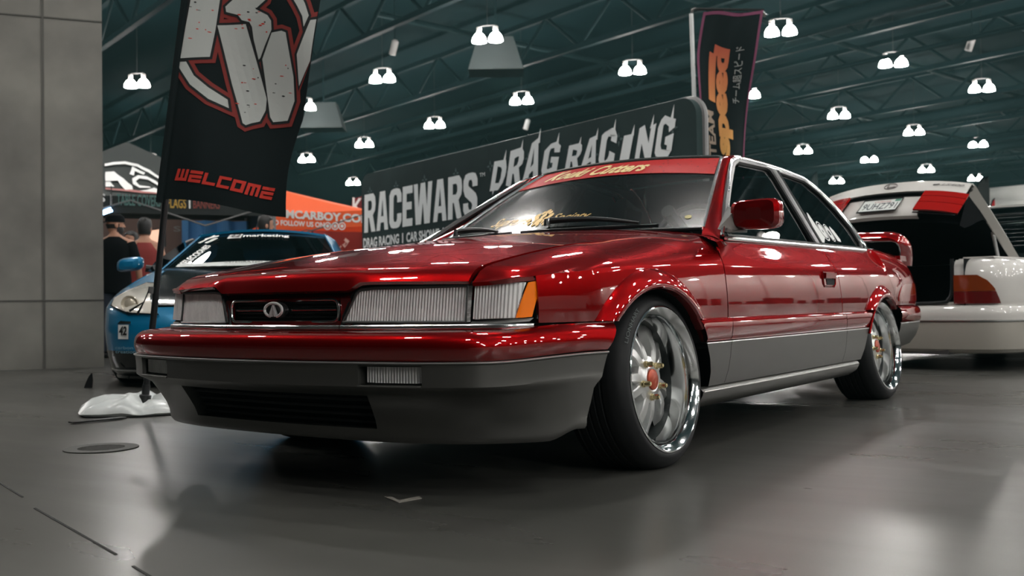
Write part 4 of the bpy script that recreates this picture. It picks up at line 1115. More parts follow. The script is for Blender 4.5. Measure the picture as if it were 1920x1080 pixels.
def sign_text(name, s, c0, c1, c2, c3, m, shear=0, bold=0, L=.3):
    """lettering filling the quad of photo points: lower left, lower right, upper right, upper left"""
    a, b, c, d = [sign_sz(*q) for q in (c0, c1, c2, c3)]
    V, Fc = text2d(s, 1, shear, bold); V = fit(V, 1, 1)
    W2 = [(lerp(lerp(a[0], b[0], x), lerp(d[0], c[0], x), y), lerp(lerp(a[1], b[1], x), lerp(d[1], c[1], x), y)) for x, y in V]
    return decal(name, (W2, Fc), sm(.006), m, SIGN)
SW_ = mat('sign_white_print', lin(242, 246, 246), .7)
GLY = {'A': ([(0, 0), (.31, 0), (.36, .2), (.64, .2), (.69, 0), (1, 0), (.72, 1), (.28, 1)], [(.40, .36), (.60, .36), (.5, .80)]),
 'R': ([(0, 0), (.34, 0), (.34, .38), (.42, .38), (.64, 0), (1, 0), (.76, .43), (.95, .55), (1, .72), (.95, .9), (.78, 1), (0, 1)], [(.34, .57), (.58, .57), (.66, .64), (.66, .76), (.58, .82), (.34, .82)]),
 'C': ([(1, .36), (1, .16), (.85, .03), (.65, 0), (.35, 0), (.15, .03), (0, .16), (0, .84), (.15, .97), (.35, 1), (.65, 1), (.85, .97), (1, .84), (1, .64), (.65, .64), (.65, .76), (.58, .84), (.42, .84), (.35, .76), (.35, .24), (.42, .16), (.58, .16), (.65, .24), (.65, .36)],),
 'E': ([(0, 0), (1, 0), (1, .19), (.40, .19), (.40, .41), (.92, .41), (.92, .6), (.40, .6), (.40, .81), (1, .81), (1, 1), (0, 1)],),
 'W': ([(.12, 0), (.41, 0), (.5, .52), (.59, 0), (.88, 0), (1, 1), (.78, 1), (.725, .42), (.62, 1), (.38, 1), (.275, .42), (.22, 1), (0, 1)],),
 'S': ([(0, .32), (0, .16), (.14, .03), (.35, 0), (.65, 0), (.86, .03), (1, .16), (1, .40), (.88, .52), (.38, .70), (.35, .76), (.42, .84), (.58, .84), (.65, .76), (.65, .68), (1, .68), (1, .84), (.86, .97), (.65, 1), (.35, 1), (.14, .97), (0, .84), (0, .62), (.12, .48), (.60, .31), (.65, .25), (.58, .16), (.42, .16), (.35, .24), (.35, .32)],),
 'D': ([(0, 0), (.6, 0), (.9, .13), (1, .38), (1, .65), (.88, .88), (.6, 1), (0, 1)], [(.32, .22), (.55, .22), (.66, .36), (.66, .66), (.55, .78), (.32, .78)]),
 'G': ([(1, .52), (1, .10), (.8, 0), (.35, 0), (.12, .06), (0, .2), (0, .82), (.15, .96), (.35, 1), (.7, 1), (1, .86), (1, .66), (.67, .66), (.62, .8), (.4, .82), (.33, .74), (.33, .26), (.4, .18), (.67, .2), (.67, .34), (.52, .34), (.52, .52)],),
 'I': ([(.2, 0), (.8, 0), (.8, 1), (.2, 1)],), 'N': ([(0, 0), (.3, 0), (.3, .48), (.68, 0), (1, 0), (1, 1), (.7, 1), (.7, .52), (.32, 1), (0, 1)],)}
def heavy(ch):
    loops = GLY[ch]; V = [p_ for l_2 in loops for p_ in l_2]; T = tessellate_polygon([[Vector((x, y, 0)) for x, y in l_2] for l_2 in loops]); return V, [tuple(t_) for t_ in T]
for i, ch in enumerate('RACEWARS'):
    e = [0, .125, .25, .375, .475, .645, .765, .885, 1.0]
    la, lb = e[i]+.004, e[i+1]-.006
    a, b = sign_sz(683, 437), sign_sz(897, 404); t = sign_sz(688, 365); t2 = sign_sz(898, 321)
    V, Fc = heavy(ch)
    W2 = [(lerp(a[0], b[0], lerp(la, lb, x))+.02*y, lerp(lerp(a[1], b[1], lerp(la, lb, x)), lerp(t[1], t2[1], lerp(la, lb, x)), y)) for x, y in V]
    decal('sign_letter', (W2, Fc), sm(.006), SW_, SIGN)
sign_text('trademark', 'TM', (900, 332), (910, 330), (910, 323), (900, 325), SW_)
for wd, u0, u1 in (('DRAG RACING', 0, .235), ('|', .255, .262), ('CAR SHOWS', .283, .50), ('|', .522, .529), ('LIFESTYLE', .552, .76)):
    qd = [(lerp(682, 898, u), lerp(l_[0], l_[1], u)) for u, l_ in ((u0*1.32, (466, 436)), (u1*1.32, (466, 436)), (u1*1.32, (447, 418)), (u0*1.32, (447, 418)))]
    sign_text('tagline', wd, *qd, SW_, 0, .035)
# brush lettering: heavy slanted capitals with ragged upper tails
def brush(word, c0, c1, hl, hr):
    a, b = sign_sz(*c0), sign_sz(*c1); n = len(word)
    for i, ch in enumerate(word):
        V, Fc = heavy(ch); V = [(x*.86+.32*y-.1, y+.05*math.sin(9*x+i)) for x, y in V]; x0, x1 = i/n, (i+1.0)/n; H = lerp(hl, hr, (i+.5)/n)*(1+.12*((i*7) % 3-1))
        def mp(x, y): return (lerp(a[0], b[0], lerp(x0, x1, x)), lerp(a[1], b[1], lerp(x0, x1, x))+H*y)
        W2 = [mp(x, y) for x, y in V]
        decal('brush_letter', (W2, Fc), sm(.006), SW_, SIGN)
        for (x, y, w, h) in ((.75, .9, .16, .38), (.1, .08, .14, -.25)):
            o = MB()
            q = [mp(x, y), mp(x+w, y), mp(x+w*.6+.12*np.sign(h), y+h)]; k = len(o.V); o.V += [(s_, -.0062, z_) for s_, z_ in q]; o.F.append((k, k+1, k+2))
            o.build('brush_stroke', SW_, SIGN, smooth=False)
hD = sign_sz(950, 296)[1]-sign_sz(950, 352)[1]; hR = sign_sz(1240, 232)[1]-sign_sz(1240, 292)[1]
brush('DRAG', (922, 358), (1052, 322), hD*1.1, hD*1.1); brush('RACING', (1062, 322), (1268, 292), hR*1.0, hR*1.12)
rt_ = [sign_sz(*q) for q in ((931, 374), (941, 371), (938, 358))]
add('sign_mark', [(s_, -.006, z_) for s_, z_ in rt_], [(0, 1, 2)], RD, SIGN, smooth=False)
PATT = mat('sign_faint_print', lin(78, 96, 96), .8)
for i in range(17):
    o = MB()
    s0 = SLn*(i+.7)/17.5; z0 = HS-.24-.10*(i % 2); r = .055
    for w in range(4):
        a = w*math.pi/2; c_, s_ = math.cos(a), math.sin(a); k = len(o.V)
        o.V += [(s0+r*.22*c_, -.005, z0+r*.22*s_), (s0+r*.5*c_-r*.28*s_, -.005, z0+r*.5*s_+r*.28*c_), (s0+r*1.25*c_, -.005, z0+r*1.25*s_), (s0+r*.5*c_+r*.28*s_, -.005, z0+r*.5*s_-r*.28*c_)]; o.F.append((k, k+3, k+2, k+1))
    o.build('sign_ornament', PATT, SIGN, smooth=False)

# ------------------------------------------------------------------ hanging flag right of the sign
HD = 10.6
hb = at_d(1304, 250, HD); h1 = at_d(1296, 26, HD); hbase = h1+(hb-h1)*((h1.z)/(h1.z-hb.z))
HF = empty('hanging_flag', (hbase.x, hbase.y, 0), 0, 'black flag with purple edges and orange speed lettering on a white pole', 'flag')
MB().tube([rel(hbase, HF), rel(h1, HF)], .022, 10).build('pole', mat('white_pole', (.6, .62, .62), .4), HF)
MB().tube([rel(h1-Vector((0, 0, .02)), HF), rel(at_d(1298, 19, HD), HF), rel(at_d(1303, 17, HD), HF), rel(at_d(1432, 19, HD), HF)], .014, 8).build('pole_arm', BLACK, HF)
MB().tube([rel(at_d(1428, 22, HD), HF), rel(at_d(1436, 30, HD), HF)], .022, 8).build('arm_clip', CHROME, HF)
MB().lathe([(.0001, .03), (.22, .025), (.24, 0)], 20).build('pole_base', BLACK, HF)
LFT = [(22, 1319), (60, 1312), (111, 1306), (180, 1309), (260, 1318), (330, 1322), (470, 1328)]; RGT = [(22, 1428), (60, 1421), (111, 1414), (194, 1404), (292, 1398), (340, 1396), (470, 1390)]
HN_ = -Vector((fw.x, fw.y, 0)).normalized()
def hf(a, py, off=0):
    l, r = sp(py, LFT), sp(py, RGT); px = lerp(l, r, a)
    return rel(at_d(px, py, HD)+HN_*(off+.06*math.sin(a*7+py*.012)+.04*math.sin(a*3-py*.02)), HF)
grid('flag_cloth', [[hf(a, py) for py in np.linspace(470, 23, 40)] for a in np.linspace(0, 1, 24)], NAVY, HF, th=.0015)
PUR = mat('purple_hem', lin(112, 52, 82), .8)
for a in (0.0, .96): grid('flag_hem', [[hf(b, py, .006) for py in np.linspace(470, 23, 40)] for b in np.linspace(a, a+.04, 3)], PUR, HF)
grid('flag_hem', [[hf(b, py, .006) for py in (30, 24)] for b in np.linspace(0, 1, 14)], PUR, HF)
ORG = mat('flag_orange_print', lin(205, 140, 70), .8); n_, l_, b_ = nodes(ORG)
tcx = n_.new('ShaderNodeTexCoord'); sx3 = n_.new('ShaderNodeSeparateXYZ'); mr = n_.new('ShaderNodeMapRange'); mr.inputs[1].default_value = 2.0; mr.inputs[2].default_value = 3.3
cr = n_.new('ShaderNodeValToRGB'); cr.color_ramp.elements[0].color = lin(225, 170, 95); cr.color_ramp.elements[1].color = lin(170, 66, 52)
l_.new(tcx.outputs['Object'], sx3.inputs[0]); l_.new(sx3.outputs[2], mr.inputs[0]); l_.new(mr.outputs[0], cr.inputs[0]); l_.new(cr.outputs[0], b_.inputs['Base Color'])
def vtext(name, s, a0, a1, y0, y1, m, bold=.02, shear=.1):
    V, Fc = text2d(s, 1, shear, bold); V = fit(V, 1, 1); V, Fc = subdiv((V, Fc), .06)
    decal(name, (V, Fc), lambda x, y: hf(lerp(a0, a1, y), lerp(y0, y1, x), .008), m, HF)
vtext('flag_lettering', 'speed', .66, .30, 296, 82, ORG, .06, .12)
vtext('flag_lettering', 'TEAM', .30, .14, 292, 205, mat('flag_pale_print', lin(150, 135, 120), .8), .03)
vtext('flag_lettering', '-', .36, .22, 190, 96, ORG, .05)
GRYP = mat('flag_grey_print', lin(150, 155, 152), .8)
vtext('flag_lettering', 'チーム超スピード', .80, .66, 195, 88, GRYP, .005, 0)

# ------------------------------------------------------------------ canopies
FILLBAR = mat('fill_bar_glow', (.9, .85, .8), .4, emit=(1, .86, .76, 1), es=16)  # glow of the bars added to brighten the canopies inside
def canopy(name, ex_l, ex_r, dl, dr, zb, zt, zp, peak_px, depth, mcloth, mval, label, cat):
    """pop-up canopy from two front corner sight lines; returns its frame"""
    a = at_d(ex_l, 560, dl); b = at_d(ex_r, 560, dr); a.z = b.z = 0
    ex = (b-a); W = ex.length; ex.normalize(); ey = Vector((-ex.y, ex.x, 0))
    if ey.dot(fw) < 0: ey = -ey
    t = empty(name, a, math.atan2(ex.y, ex.x), label, cat)
    fl = ey.dot(Vector((-ex.y, ex.x, 0))); D = depth*fl
    C4 = [(0, 0), (W, 0), (W, D), (0, D)]; pk = (W*.5, D*.5, zp)
    roof = []
    for i in range(4):
        p, q = C4[i], C4[(i+1) % 4]; P = []
        for s_ in np.linspace(0, 1, 9):
            e = (lerp(p[0], q[0], s_), lerp(p[1], q[1], s_), zt-.05*math.sin(math.pi*s_)*0)
            P.append([(lerp(e[0], pk[0], r_), lerp(e[1], pk[1], r_), lerp(zt, zp, r_**1.18)) for r_ in np.linspace(0, .995, 9)])
        grid('canopy_roof', P, mcloth, t, th=.004)
        grid('valance', [[(lerp(p[0], q[0], s_), lerp(p[1], q[1], s_), z) for z in (zb, zt)] for s_ in np.linspace(0, 1, 9)], mval, t, th=.004)
    for (x, y) in C4:
        MB().box((lerp(x, W/2, .015), lerp(y, D/2, .015), zt/2), (.045, .045, zt)).build('leg', mat('canopy_leg', (.14, .14, .14), .5, .3), t)
    for i in range(4):
        p, q = C4[i], C4[(i+1) % 4]; o = MB()
        for k in range(4):
            u0, u1 = k/4, (k+1)/4; z0, z1 = (zt-.06, zt-.42) if k % 2 == 0 else (zt-.42, zt-.06)
            o.tube([(lerp(p[0], q[0], u0), lerp(p[1], q[1], u0), z0), (lerp(p[0], q[0], u1), lerp(p[1], q[1], u1), z1)], .014, 6)
        o.build('truss_bar', mat('canopy_leg', (.14, .14, .14), .5, .3), t)
    MB().tube([(W*.2, D*.45, zt-.04), (W*.8, D*.45, zt-.04)], .03, 8).build('added_fill_bar', FILLBAR, t)  # added bar, hidden by the valance, lights up the interior
    return t, a, ex, ey, W, D
BCLOTH = mat('canopy_black_cloth', lin(42, 48, 46), .8)
T1, ta, tex, tey, TW, TDp = canopy('canopy', -60, 520, 14.3, 15.9, 1.955, 2.21, 3.28, 0, 3.4, BCLOTH, mat('canopy_valance', lin(20, 26, 26), .8), 'black pop-up canopy printed TABLE COVERS behind the blue car', 'canopy')
nrm = -tey
def tsz(px, py):
    p = hit_plane(px, py, ta, tey)-ta; return (p.dot(tex), p.z)
FL = 1 if TDp > 0 else -1
def tent_text(name, s, p0, p1, h, m, t=None, szf=None, fl=None, bold=.02, off=.012):
    szf = szf or tsz; a, b = szf(*p0), szf(*p1); V, Fc = text2d(s, 1, 0, bold); V = fit(V, 1, 1)
    W2 = [(lerp(a[0], b[0], x), lerp(a[1], b[1], x)+h*y) for x, y in V]
    decal(name, (W2, Fc), lambda u, v: (u, -off*(fl or FL), v), m, t or T1)
TEALP = mat('teal_print', lin(78, 112, 108), .8)
tent_text('valance_lettering', 'S |', (186, 383), (210, 385), .16, WHITE)
tent_text('valance_lettering', 'TABLE COVERS', (219, 385), (301, 388), .17, TEALP)
tent_text('valance_lettering', 'FLAGS', (313, 390), (349, 391), .15, mat('yellow_print', lin(175, 140, 60), .8))
tent_text('valance_lettering', '|', (354, 391), (357, 391), .15, WHITE)
tent_text('valance_lettering', 'BANNERS', (362, 391), (412, 392), .13, mat('dull_red_print', lin(120, 58, 50), .8))
# roof print: on the front slope of the canopy
def roof_pt(s, r, off=.02):
    x, y, z = lerp(s*TW, TW*.5, r), lerp(0, TDp*.5, r), lerp(2.21, 3.28, r**1.18); return (x, y-off*FL, z+off)
def roof_uv(px, py):
    best = None
    for i in range(201):
        for r in (0,):
            pass
    n = (tey*-(3.28-2.21)+Vector((0, 0, 1))*(abs(TDp)*.5)).normalized(); p = hit_plane(px, py, ta+Vector((0, 0, 2.21)), n)-ta
    r = p.dot(tey)/(abs(TDp)*.5); x = p.dot(tex); r = min(.97, max(.01, r)); s = (x-TW*.5*r)/(TW*(1-r)); return (s, r)
def roof_poly(name, pts, m):
    uv = [roof_uv(*p) for p in pts]; V, Fc = poly_fill(uv, .08)
    add(name, [roof_pt(s, r) for s, r in V], Fc, m, T1, smooth=False)
def zn(*p): return [(180+x/3.692, 240+y/3.692) for x, y in p]
roof_poly('roof_print', zn((60, 232), (120, 222), (200, 218), (290, 236), (370, 272), (458, 330), (458, 345), (360, 288), (285, 252), (200, 234), (120, 238), (60, 248)), WHITE)
roof_poly('roof_print', zn((66, 285), (125, 282), (190, 330), (250, 385), (255, 415), (205, 420), (150, 345), (66, 350)), WHITE)
roof_poly('roof_print', zn((66, 355), (100, 355), (128, 392), (66, 392)), WHITE)
roof_poly('roof_print', zn((232, 300), (250, 250), (340, 290), (330, 305), (268, 280), (262, 310)), WHITE)
roof_poly('roof_print', zn((250, 330), (290, 308), (350, 315), (410, 345), (455, 385), (455, 412), (420, 375), (360, 338), (300, 330), (275, 350), (300, 380), (370, 390), (380, 400), (300, 400), (255, 370)), WHITE)
roof_poly('roof_print', zn((300, 425), (350, 418), (405, 398), (450, 430), (450, 445), (380, 440)), WHITE)
roof_poly('roof_print', zn((66, 400), (130, 408), (220, 412), (330, 430), (450, 448), (440, 456), (320, 448), (200, 430), (66, 415)), mat('pink_print', lin(170, 110, 105), .8))
# inside the canopy: back cloth, lit panel, table
bk = mat('back_cloth', lin(128, 110, 104), .8)
o = MB().box((TW*.5, TDp*.97, 1.1), (TW*.98, .02, 2.1)).build('back_wall', bk, T1, smooth=False)
V, Fc = text2d('SUOT |', 1, 0, .02); V = fit(V, .9, .13)
decal('back_lettering', ([(TW*.69+x, 1.90+y) for x, y in V], Fc), lambda u, v: (u, TDp*.97-.02*FL, v), GRYP, T1)
BLUEC = mat('blue_cloth', lin(84, 150, 212), .7)
grid('side_cloth', [[(TW*lerp(.72, 1.0, s_)+.03*math.sin(s_*30), TDp*.9-.06*math.sin(s_*22), z) for z in np.linspace(.5, 2.12, 6)] for s_ in np.linspace(0, 1, 30)], BLUEC, T1, th=.004)
# bluish light tube under the black canopy
la, lb = at_d(150, 414, 15.0), at_d(209, 393, 15.0); t = empty('light_tube'); t.parent = T1; t.matrix_world = Matrix.Translation(la); bpy.context.view_layer.update(); t.matrix_parent_inverse = T1.matrix_world.inverted()
MB().tube([(0, 0, 0), tuple(lb-la)], .035, 10).build('tube', mat('tube_glow', (.5, .7, .9), .4, emit=(.35, .62, 1, 1), es=9), t)
MB().tube([(0, 0, 0), (0, 0, .45)], .006, 6).build('tube_wire', BLACK, t); MB().tube([tuple(lb-la), tuple(lb-la+Vector((0, 0, .35)))], .006, 6).build('tube_wire', BLACK, t)
# lit screen on a table
sc_ = at_d(293, 447, 16.3); t = empty('display_screen', (sc_.x, sc_.y, 0), RZ_B, 'glowing warm screen on a stand between the tank top and the pole', 'screen')
MB().box((0, 0, sc_.z), (.62, .06, .30)).build('screen_body', BLACK, t, smooth=False)
add('screen_panel', [(-.29, -.04, sc_.z-.13), (.29, -.04, sc_.z-.13), (.29, -.04, sc_.z+.13), (-.29, -.04, sc_.z+.13)], [(0, 1, 2, 3)], mat('screen_glow', (.8, .6, .5), .5, emit=(1, .62, .42, 1), es=.9), t, smooth=False)
MB().tube([(0, 0, 0), (0, 0, sc_.z-.15)], .03, 8).lathe([(.0001, .02), (.25, .015), (.25, 0)], 16).build('screen_stand', BLACK, t)

ORC = mat('canopy_orange_cloth', lin(232, 92, 40), .75); n_, l_, b_ = nodes(ORC); b_.inputs['Emission Color'].default_value = lin(232, 92, 40); b_.inputs['Emission Strength'].default_value = .0
T2, ua, uex, uey, UW, UDp = canopy('canopy', 190, 692, 20.9, 18.9, 2.02, 2.32, 3.06, 0, 3.0, ORC, ORC, 'bright orange pop-up canopy with white web address lettering beside the sign', 'canopy')
FL2 = 1 if UDp > 0 else -1
def usz(px, py):
    p = hit_plane(px, py, ua, uey)-ua; return (p.dot(uex), p.z)
tent_text('valance_lettering', 'MCARBOY.COM', (537, 409), (694, 419), .16, WHITE, T2, usz, FL2, .04)
tent_text('valance_lettering', 'AND FOLLOW US ON', (499, 421), (609, 427), .10, WHITE, T2, usz, FL2, .03)
for px in (615, 629, 642):
    c_ = usz(px, 424); o = MB(); n = 20
    for (ra_, rb_) in ((.055, .075), (0, .032)):
        for q in range(n):
            a0, a1 = 2*math.pi*q/n, 2*math.pi*(q+1)/n; k = len(o.V)
            o.V += [(c_[0]+r*math.cos(a), -.014*FL2, c_[1]+r*math.sin(a)) for r, a in ((ra_, a0), (rb_, a0), (rb_, a1), (ra_, a1))]; o.F.append((k, k+1, k+2, k+3))
    o.build('social_icon', WHITE, T2, smooth=False)
MAR = mat('maroon_cloth', lin(150, 62, 58), .8)
def hanging(name, pts, d, m, label, cat, txt=None, curve=.05):
    """cloth sheet through four photo corners at depth d, hung from its top edge"""
    A = [at_d(px, py, d) for px, py in pts]; c0 = (A[0]+A[1])/2; t = empty(name, (c0.x, c0.y, 0), 0, label, cat)
    P = [[rel((A[0].lerp(A[1], a)).lerp(A[3].lerp(A[2], a), b)-fh*(curve*math.sin(a*9)), t) for b in np.linspace(0, 1, 8)] for a in np.linspace(0, 1, 16)]
    grid('cloth', P, m, t, th=.004)
    MB().tube([rel(A[0].lerp(A[3], -.0), t), rel(A[3], t)], .015, 6).build('pole', STEEL, t)
    if A[0].z > .05: MB().tube([rel(Vector((A[0].x, A[0].y, 0)), t), rel(A[0], t)], .015, 6).build('pole_foot', STEEL, t)
    if txt:
        V, Fc = text2d(txt[0], 1, 0, .02); V = fit(V, 1, 1); B = [at_d(*q, d-.12) for q in txt[1]]
        decal('lettering', (V, Fc), lambda x, y: rel((B[0].lerp(B[1], x)).lerp(B[3].lerp(B[2], x), y), t), WHITE, t)
    return t
hanging('fabric_banner', ((600, 520), (672, 520), (690, 436), (585, 432)), 22.2, MAR, 'maroon fabric banner with pale letters hanging under the orange canopy', 'banner', ('RT', ((648, 446), (622, 486), (630, 492), (655, 452))))
hanging('feather_flag', ((640, 500), (700, 500), (690, 362), (660, 375)), 24.5, mat('dark_red_cloth', lin(118, 36, 40), .8), 'dark red flag with white mark behind the orange canopy', 'flag', ('K', ((661, 402), (680, 404), (680, 372), (661, 370))))
hanging('fabric_banner', ((470, 520), (600, 520), (585, 436), (500, 430)), 24.5, mat('salmon_cloth', lin(190, 110, 85), .8), 'salmon back wall cloth seen below the orange valance', 'banner')
def feather(px0, py0, px1, py1, d, wpx, m, label, lean=0):
    """rounded feather flag: pole from the floor, curved cloth on one side"""
    b = at_d(px1, py1, d); t = empty('feather_flag', (b.x, b.y, 0), 0, label, 'flag')
    P = []
    for k in range(22):
        f = k/21; py = lerp(py1, py0, f); w = wpx*math.sqrt(max(0.0, 1-max(0, (f-.45)/.55)**2.2)); x0 = px1+lean*f
        P.append([rel(at_d(x0+w*a*(1 if lean >= 0 else 1)+(wpx-w)*.9, py, d)+fh*.05*math.sin(a*3), t) for a in (0, .35, .7, 1)])
    grid('cloth', P, m, t, th=.006)
    MB().tube([(0, 0, 0)] + [tuple(P[k][0]) for k in (0, 5, 10, 15, 18, 20, 21)], .016, 6).build('pole', STEEL, t)
    return t
feather(1533, 322, 1514, 440, 24, 20, mat('grey_green_cloth', lin(48, 62, 62), .8), 'dark grey feather flag rising behind the coupe rear window')
feather(1860, 330, 1826, 420, 18, 30, mat('black_cloth', lin(26, 34, 34), .8), 'black feather flag peeking up behind the raised trunk lid')
feather(1866, 372, 1856, 440, 26, 10, mat('red_cloth', lin(175, 34, 38), .8), 'small red feather flag by the white wall at far right')

# ------------------------------------------------------------------ small things on the floor
dr = Vector(at_z(190, 841, 0)); t = empty('floor_drain', (dr.x, dr.y, 0), math.radians(38), 'round dark slotted drain grate set in the floor at lower left', 'drain')
MB().lathe([(.085, .0), (.135, .0), (.135, .004), (.085, .004)], 36, closed=True).build('drain_rim', mat('worn_iron', (.06, .06, .055), .6, .4), t)
MB().lathe([(.0001, .0005), (.088, .0005)], 30).build('drain_pit', MATTE, t)
for k in range(11):
    y = -.075+.015*k; w = math.sqrt(max(0, .085**2-y*y)); MB().box((0, y, .002), (2*w, .006, .004)).build('drain_bar', mat('worn_iron', (.06, .06, .055), .6, .4), t)
TAPE = mat('pale_floor_tape', lin(150, 146, 138), .7)
tp = [at_z(*q, .001) for q in ((722, 932), (735, 932), (748, 938), (786, 931), (791, 935), (748, 943))]
V = [tuple(p) for p in tp]+[tuple(p+Vector((0, 0, .001))) for p in tp]
o = add('floor_tape', V, [tuple(range(6, 12))]+[(i, (i+1) % 6, 6+(i+1) % 6, 6+i) for i in range(6)]+[tuple(reversed(range(6)))], TAPE, smooth=False); tag(o, 'pale bent piece of tape stuck on the floor in front of the coupe', 'tape')
fp = Vector(at_z(165, 727, 0)); o = MB().prism([(-.02, 0), (.03, 0), (.035, .05), (.03, .10), (.012, .075), (-.005, .04)], .02, Matrix.Rotation(math.radians(90), 4, 'X')).build('black_fin', BLACK, smooth=False)
o.location = fp; o.rotation_euler = (0, 0, math.radians(35)); tag(o, 'small upright black fin standing on the floor left of the blue car', 'fin')
# ------------------------------------------------------------------ people in the background
SKIN = mat('skin_tan', lin(176, 128, 104), .6); HAIR = mat('dark_hair', (.010, .009, .009), .6); BTEE = mat('black_tee', (.005, .006, .007), .9, spec=.08); MTANK = mat('maroon_tank', lin(128, 44, 40), .85); JEAN = mat('dark_jeans', lin(38, 46, 58), .85); TEAL = mat('grey_teal_shirt', lin(58, 84, 94), .85); SHOE = mat('dark_shoe', (.02, .02, .02), .6)
def skin_mesh(name, joints, edges, m, parent, root=0, lv=1):
    me = bpy.data.meshes.new(name); me.from_pydata([j[0] for j in joints], edges, []); me.update()
    o = bpy.data.objects.new(name, me); COL.objects.link(o); o.parent = parent
    sk = o.modifiers.new('skin', 'SKIN'); sk.use_smooth_shade = True
    if not me.skin_vertices: me.attributes  # layer is made with the modifier
    for i, j in enumerate(joints):
        r = j[1]; me.skin_vertices[0].data[i].radius = r if isinstance(r, tuple) else (r, r)
        me.skin_vertices[0].data[i].use_root = (i == root)
    ss = o.modifiers.new('sub', 'SUBSURF'); ss.levels = lv; ss.render_levels = lv
    me.materials.append(m)
    dg = bpy.context.evaluated_depsgraph_get(); ev = o.evaluated_get(dg); m2 = bpy.data.meshes.new_from_object(ev)
    o.modifiers.clear(); o.data = m2; bpy.data.meshes.remove(me); m2.name = name
    if not m2.materials: m2.materials.append(m)
    m2.shade_smooth(); return o
def ell(c, r, M=None, n=16, k=10):
    return MB().lathe([(max(.0001, math.sin(math.pi*i/k)), -math.cos(math.pi*i/k)) for i in range(k+1)], n, (M or Matrix.Identity(4)) @ Matrix.Translation(c) @ Matrix.Diagonal((*r, 1)))
def person(loc, rz, head_rz, label, top, top_m, bottom_m, hair, H=1.75, arms='down', beard=False, group='people behind the blue car'):
    """facing local +Y; one continuous skin body, clothing and hair as children"""
    t = empty('person', loc, rz, label, 'person', group); k = H/1.75
    v = lambda x, y, z: (x*k, y*k, z*k)
    J = [(v(0, 0, .95), (.15, .11)), (v(0, .0, 1.10), (.135, .10)), (v(0, .01, 1.28), (.165, .115)), (v(0, -.005, 1.42), (.14, .09)), (v(0, .005, 1.50), .06), (v(0, .02, 1.56), .055), (v(0, .035, 1.66), (.075, .095))]
    E = [(0, 1), (1, 2), (2, 3), (3, 4), (4, 5), (5, 6)]
    hands = []
    for s in (-1, 1):
        b = len(J); J += [(v(s*.10, 0, .88), .10), (v(s*.11, .01, .50), .062), (v(s*.11, -.02, .10), .042), (v(s*.12, .09, .04), .038), (v(s*.12, .17, .03), .03)]
        E += [(0, b), (b, b+1), (b+1, b+2), (b+2, b+3), (b+3, b+4)]
        a = len(J)
        if arms == 'down': el, wr_ = v(s*.27, -.02, 1.13), v(s*.29, .06, .88)
        else: el, wr_ = v(s*.25, .04, 1.12), v(s*.16, .24, 1.10)
        J += [(v(s*.185, -.005, 1.40), .062), (el, .042), (wr_, .028)]; E += [(3, a), (a, a+1), (a+1, a+2)]
        d = (Vector(wr_)-Vector(el)).normalized(); p = len(J); w0 = Vector(wr_)
        J += [(tuple(w0+d*.045), (.022, .034)), (tuple(w0+d*.085), (.018, .038))]; E += [(a+2, p), (p, p+1)]
        side = Vector((0, 1, 0)) if arms == 'down' else Vector((0, 0, 1)); inn = Vector((-s, 0, 0)) if arms == 'down' else Vector((0, -.2, -1))
        for f in range(4):
            q = len(J); b0 = w0+d*.085+side*(.027-.018*f); ln = (.068, .078, .072, .056)[f]
            J += [(tuple(b0+d*.03), .0085), (tuple(b0+d*(.03+ln*.45)+inn*.008), .008), (tuple(b0+d*(.03+ln*.85)+inn*.024), .007)]; E += [(p+1, q), (q, q+1), (q+1, q+2)]
        q = len(J); b0 = w0+d*.035+side*.036
        J += [(tuple(b0+d*.02), .010), (tuple(b0+d*.055+inn*.012), .009)]; E += [(p, q), (q, q+1)]
    skin_mesh('body', J, E, SKIN, t)
    hd = Matrix.Translation(v(0, .03, 1.645)) @ Matrix.Rotation(head_rz, 4, 'Z')
    h = MB(); P = []
    prof = [(-.125, .030, .035), (-.11, .048, .052), (-.08, .060, .068), (-.04, .069, .082), (0, .074, .092), (.04, .076, .096), (.075, .068, .088), (.10, .048, .062), (.115, .012, .016)]
    for (z, rx, ry) in prof: P.append([hd @ Vector((rx*math.cos(a), ry*math.sin(a)*(1.0 if math.sin(a) > 0 else .98)+(.012 if z < -.05 and math.sin(a) > 0 else 0), z)) for a in [2*math.pi*i/20 for i in range(20)]])
    Vv = [tuple(q) for r in P for q in r]; n = 20
    h.raw(Vv, [(i*n+j, i*n+(j+1) % n, (i+1)*n+(j+1) % n, (i+1)*n+j) for i in range(len(P)-1) for j in range(n)]+[tuple(reversed(range(n))), tuple(range((len(P)-1)*n, len(P)*n))])
    h.raw([hd @ Vector(q) for q in [(-.013, .088, -.028), (.013, .088, -.028), (0, .115, -.026), (0, .094, .022)]], [(0, 1, 2), (1, 3, 2), (3, 0, 2)])
    for s in (-1, 1): h.V, h.F = h.V, h.F; e_ = ell((s*.076, -.006, -.012), (.010, .020, .032), hd, 8, 6); h.raw(e_.V, e_.F)
    h.build('head', SKIN, t, ang=60)
    fe = MB()
    for s in (-1, 1): e_ = ell((s*.030, .086, .010), (.012, .007, .006), hd, 8, 6); fe.raw(e_.V, e_.F); fe.box((0, 0, 0), (.030, .008, .006), hd @ Matrix.Translation((s*.030, .088, .028)))
    fe.build('eyes_and_brows', HAIR, t); MB().box((0, 0, 0), (.042, .008, .010), hd @ Matrix.Translation((0, .083, -.068))).build('mouth', mat('lip', lin(140, 80, 72), .6), t)
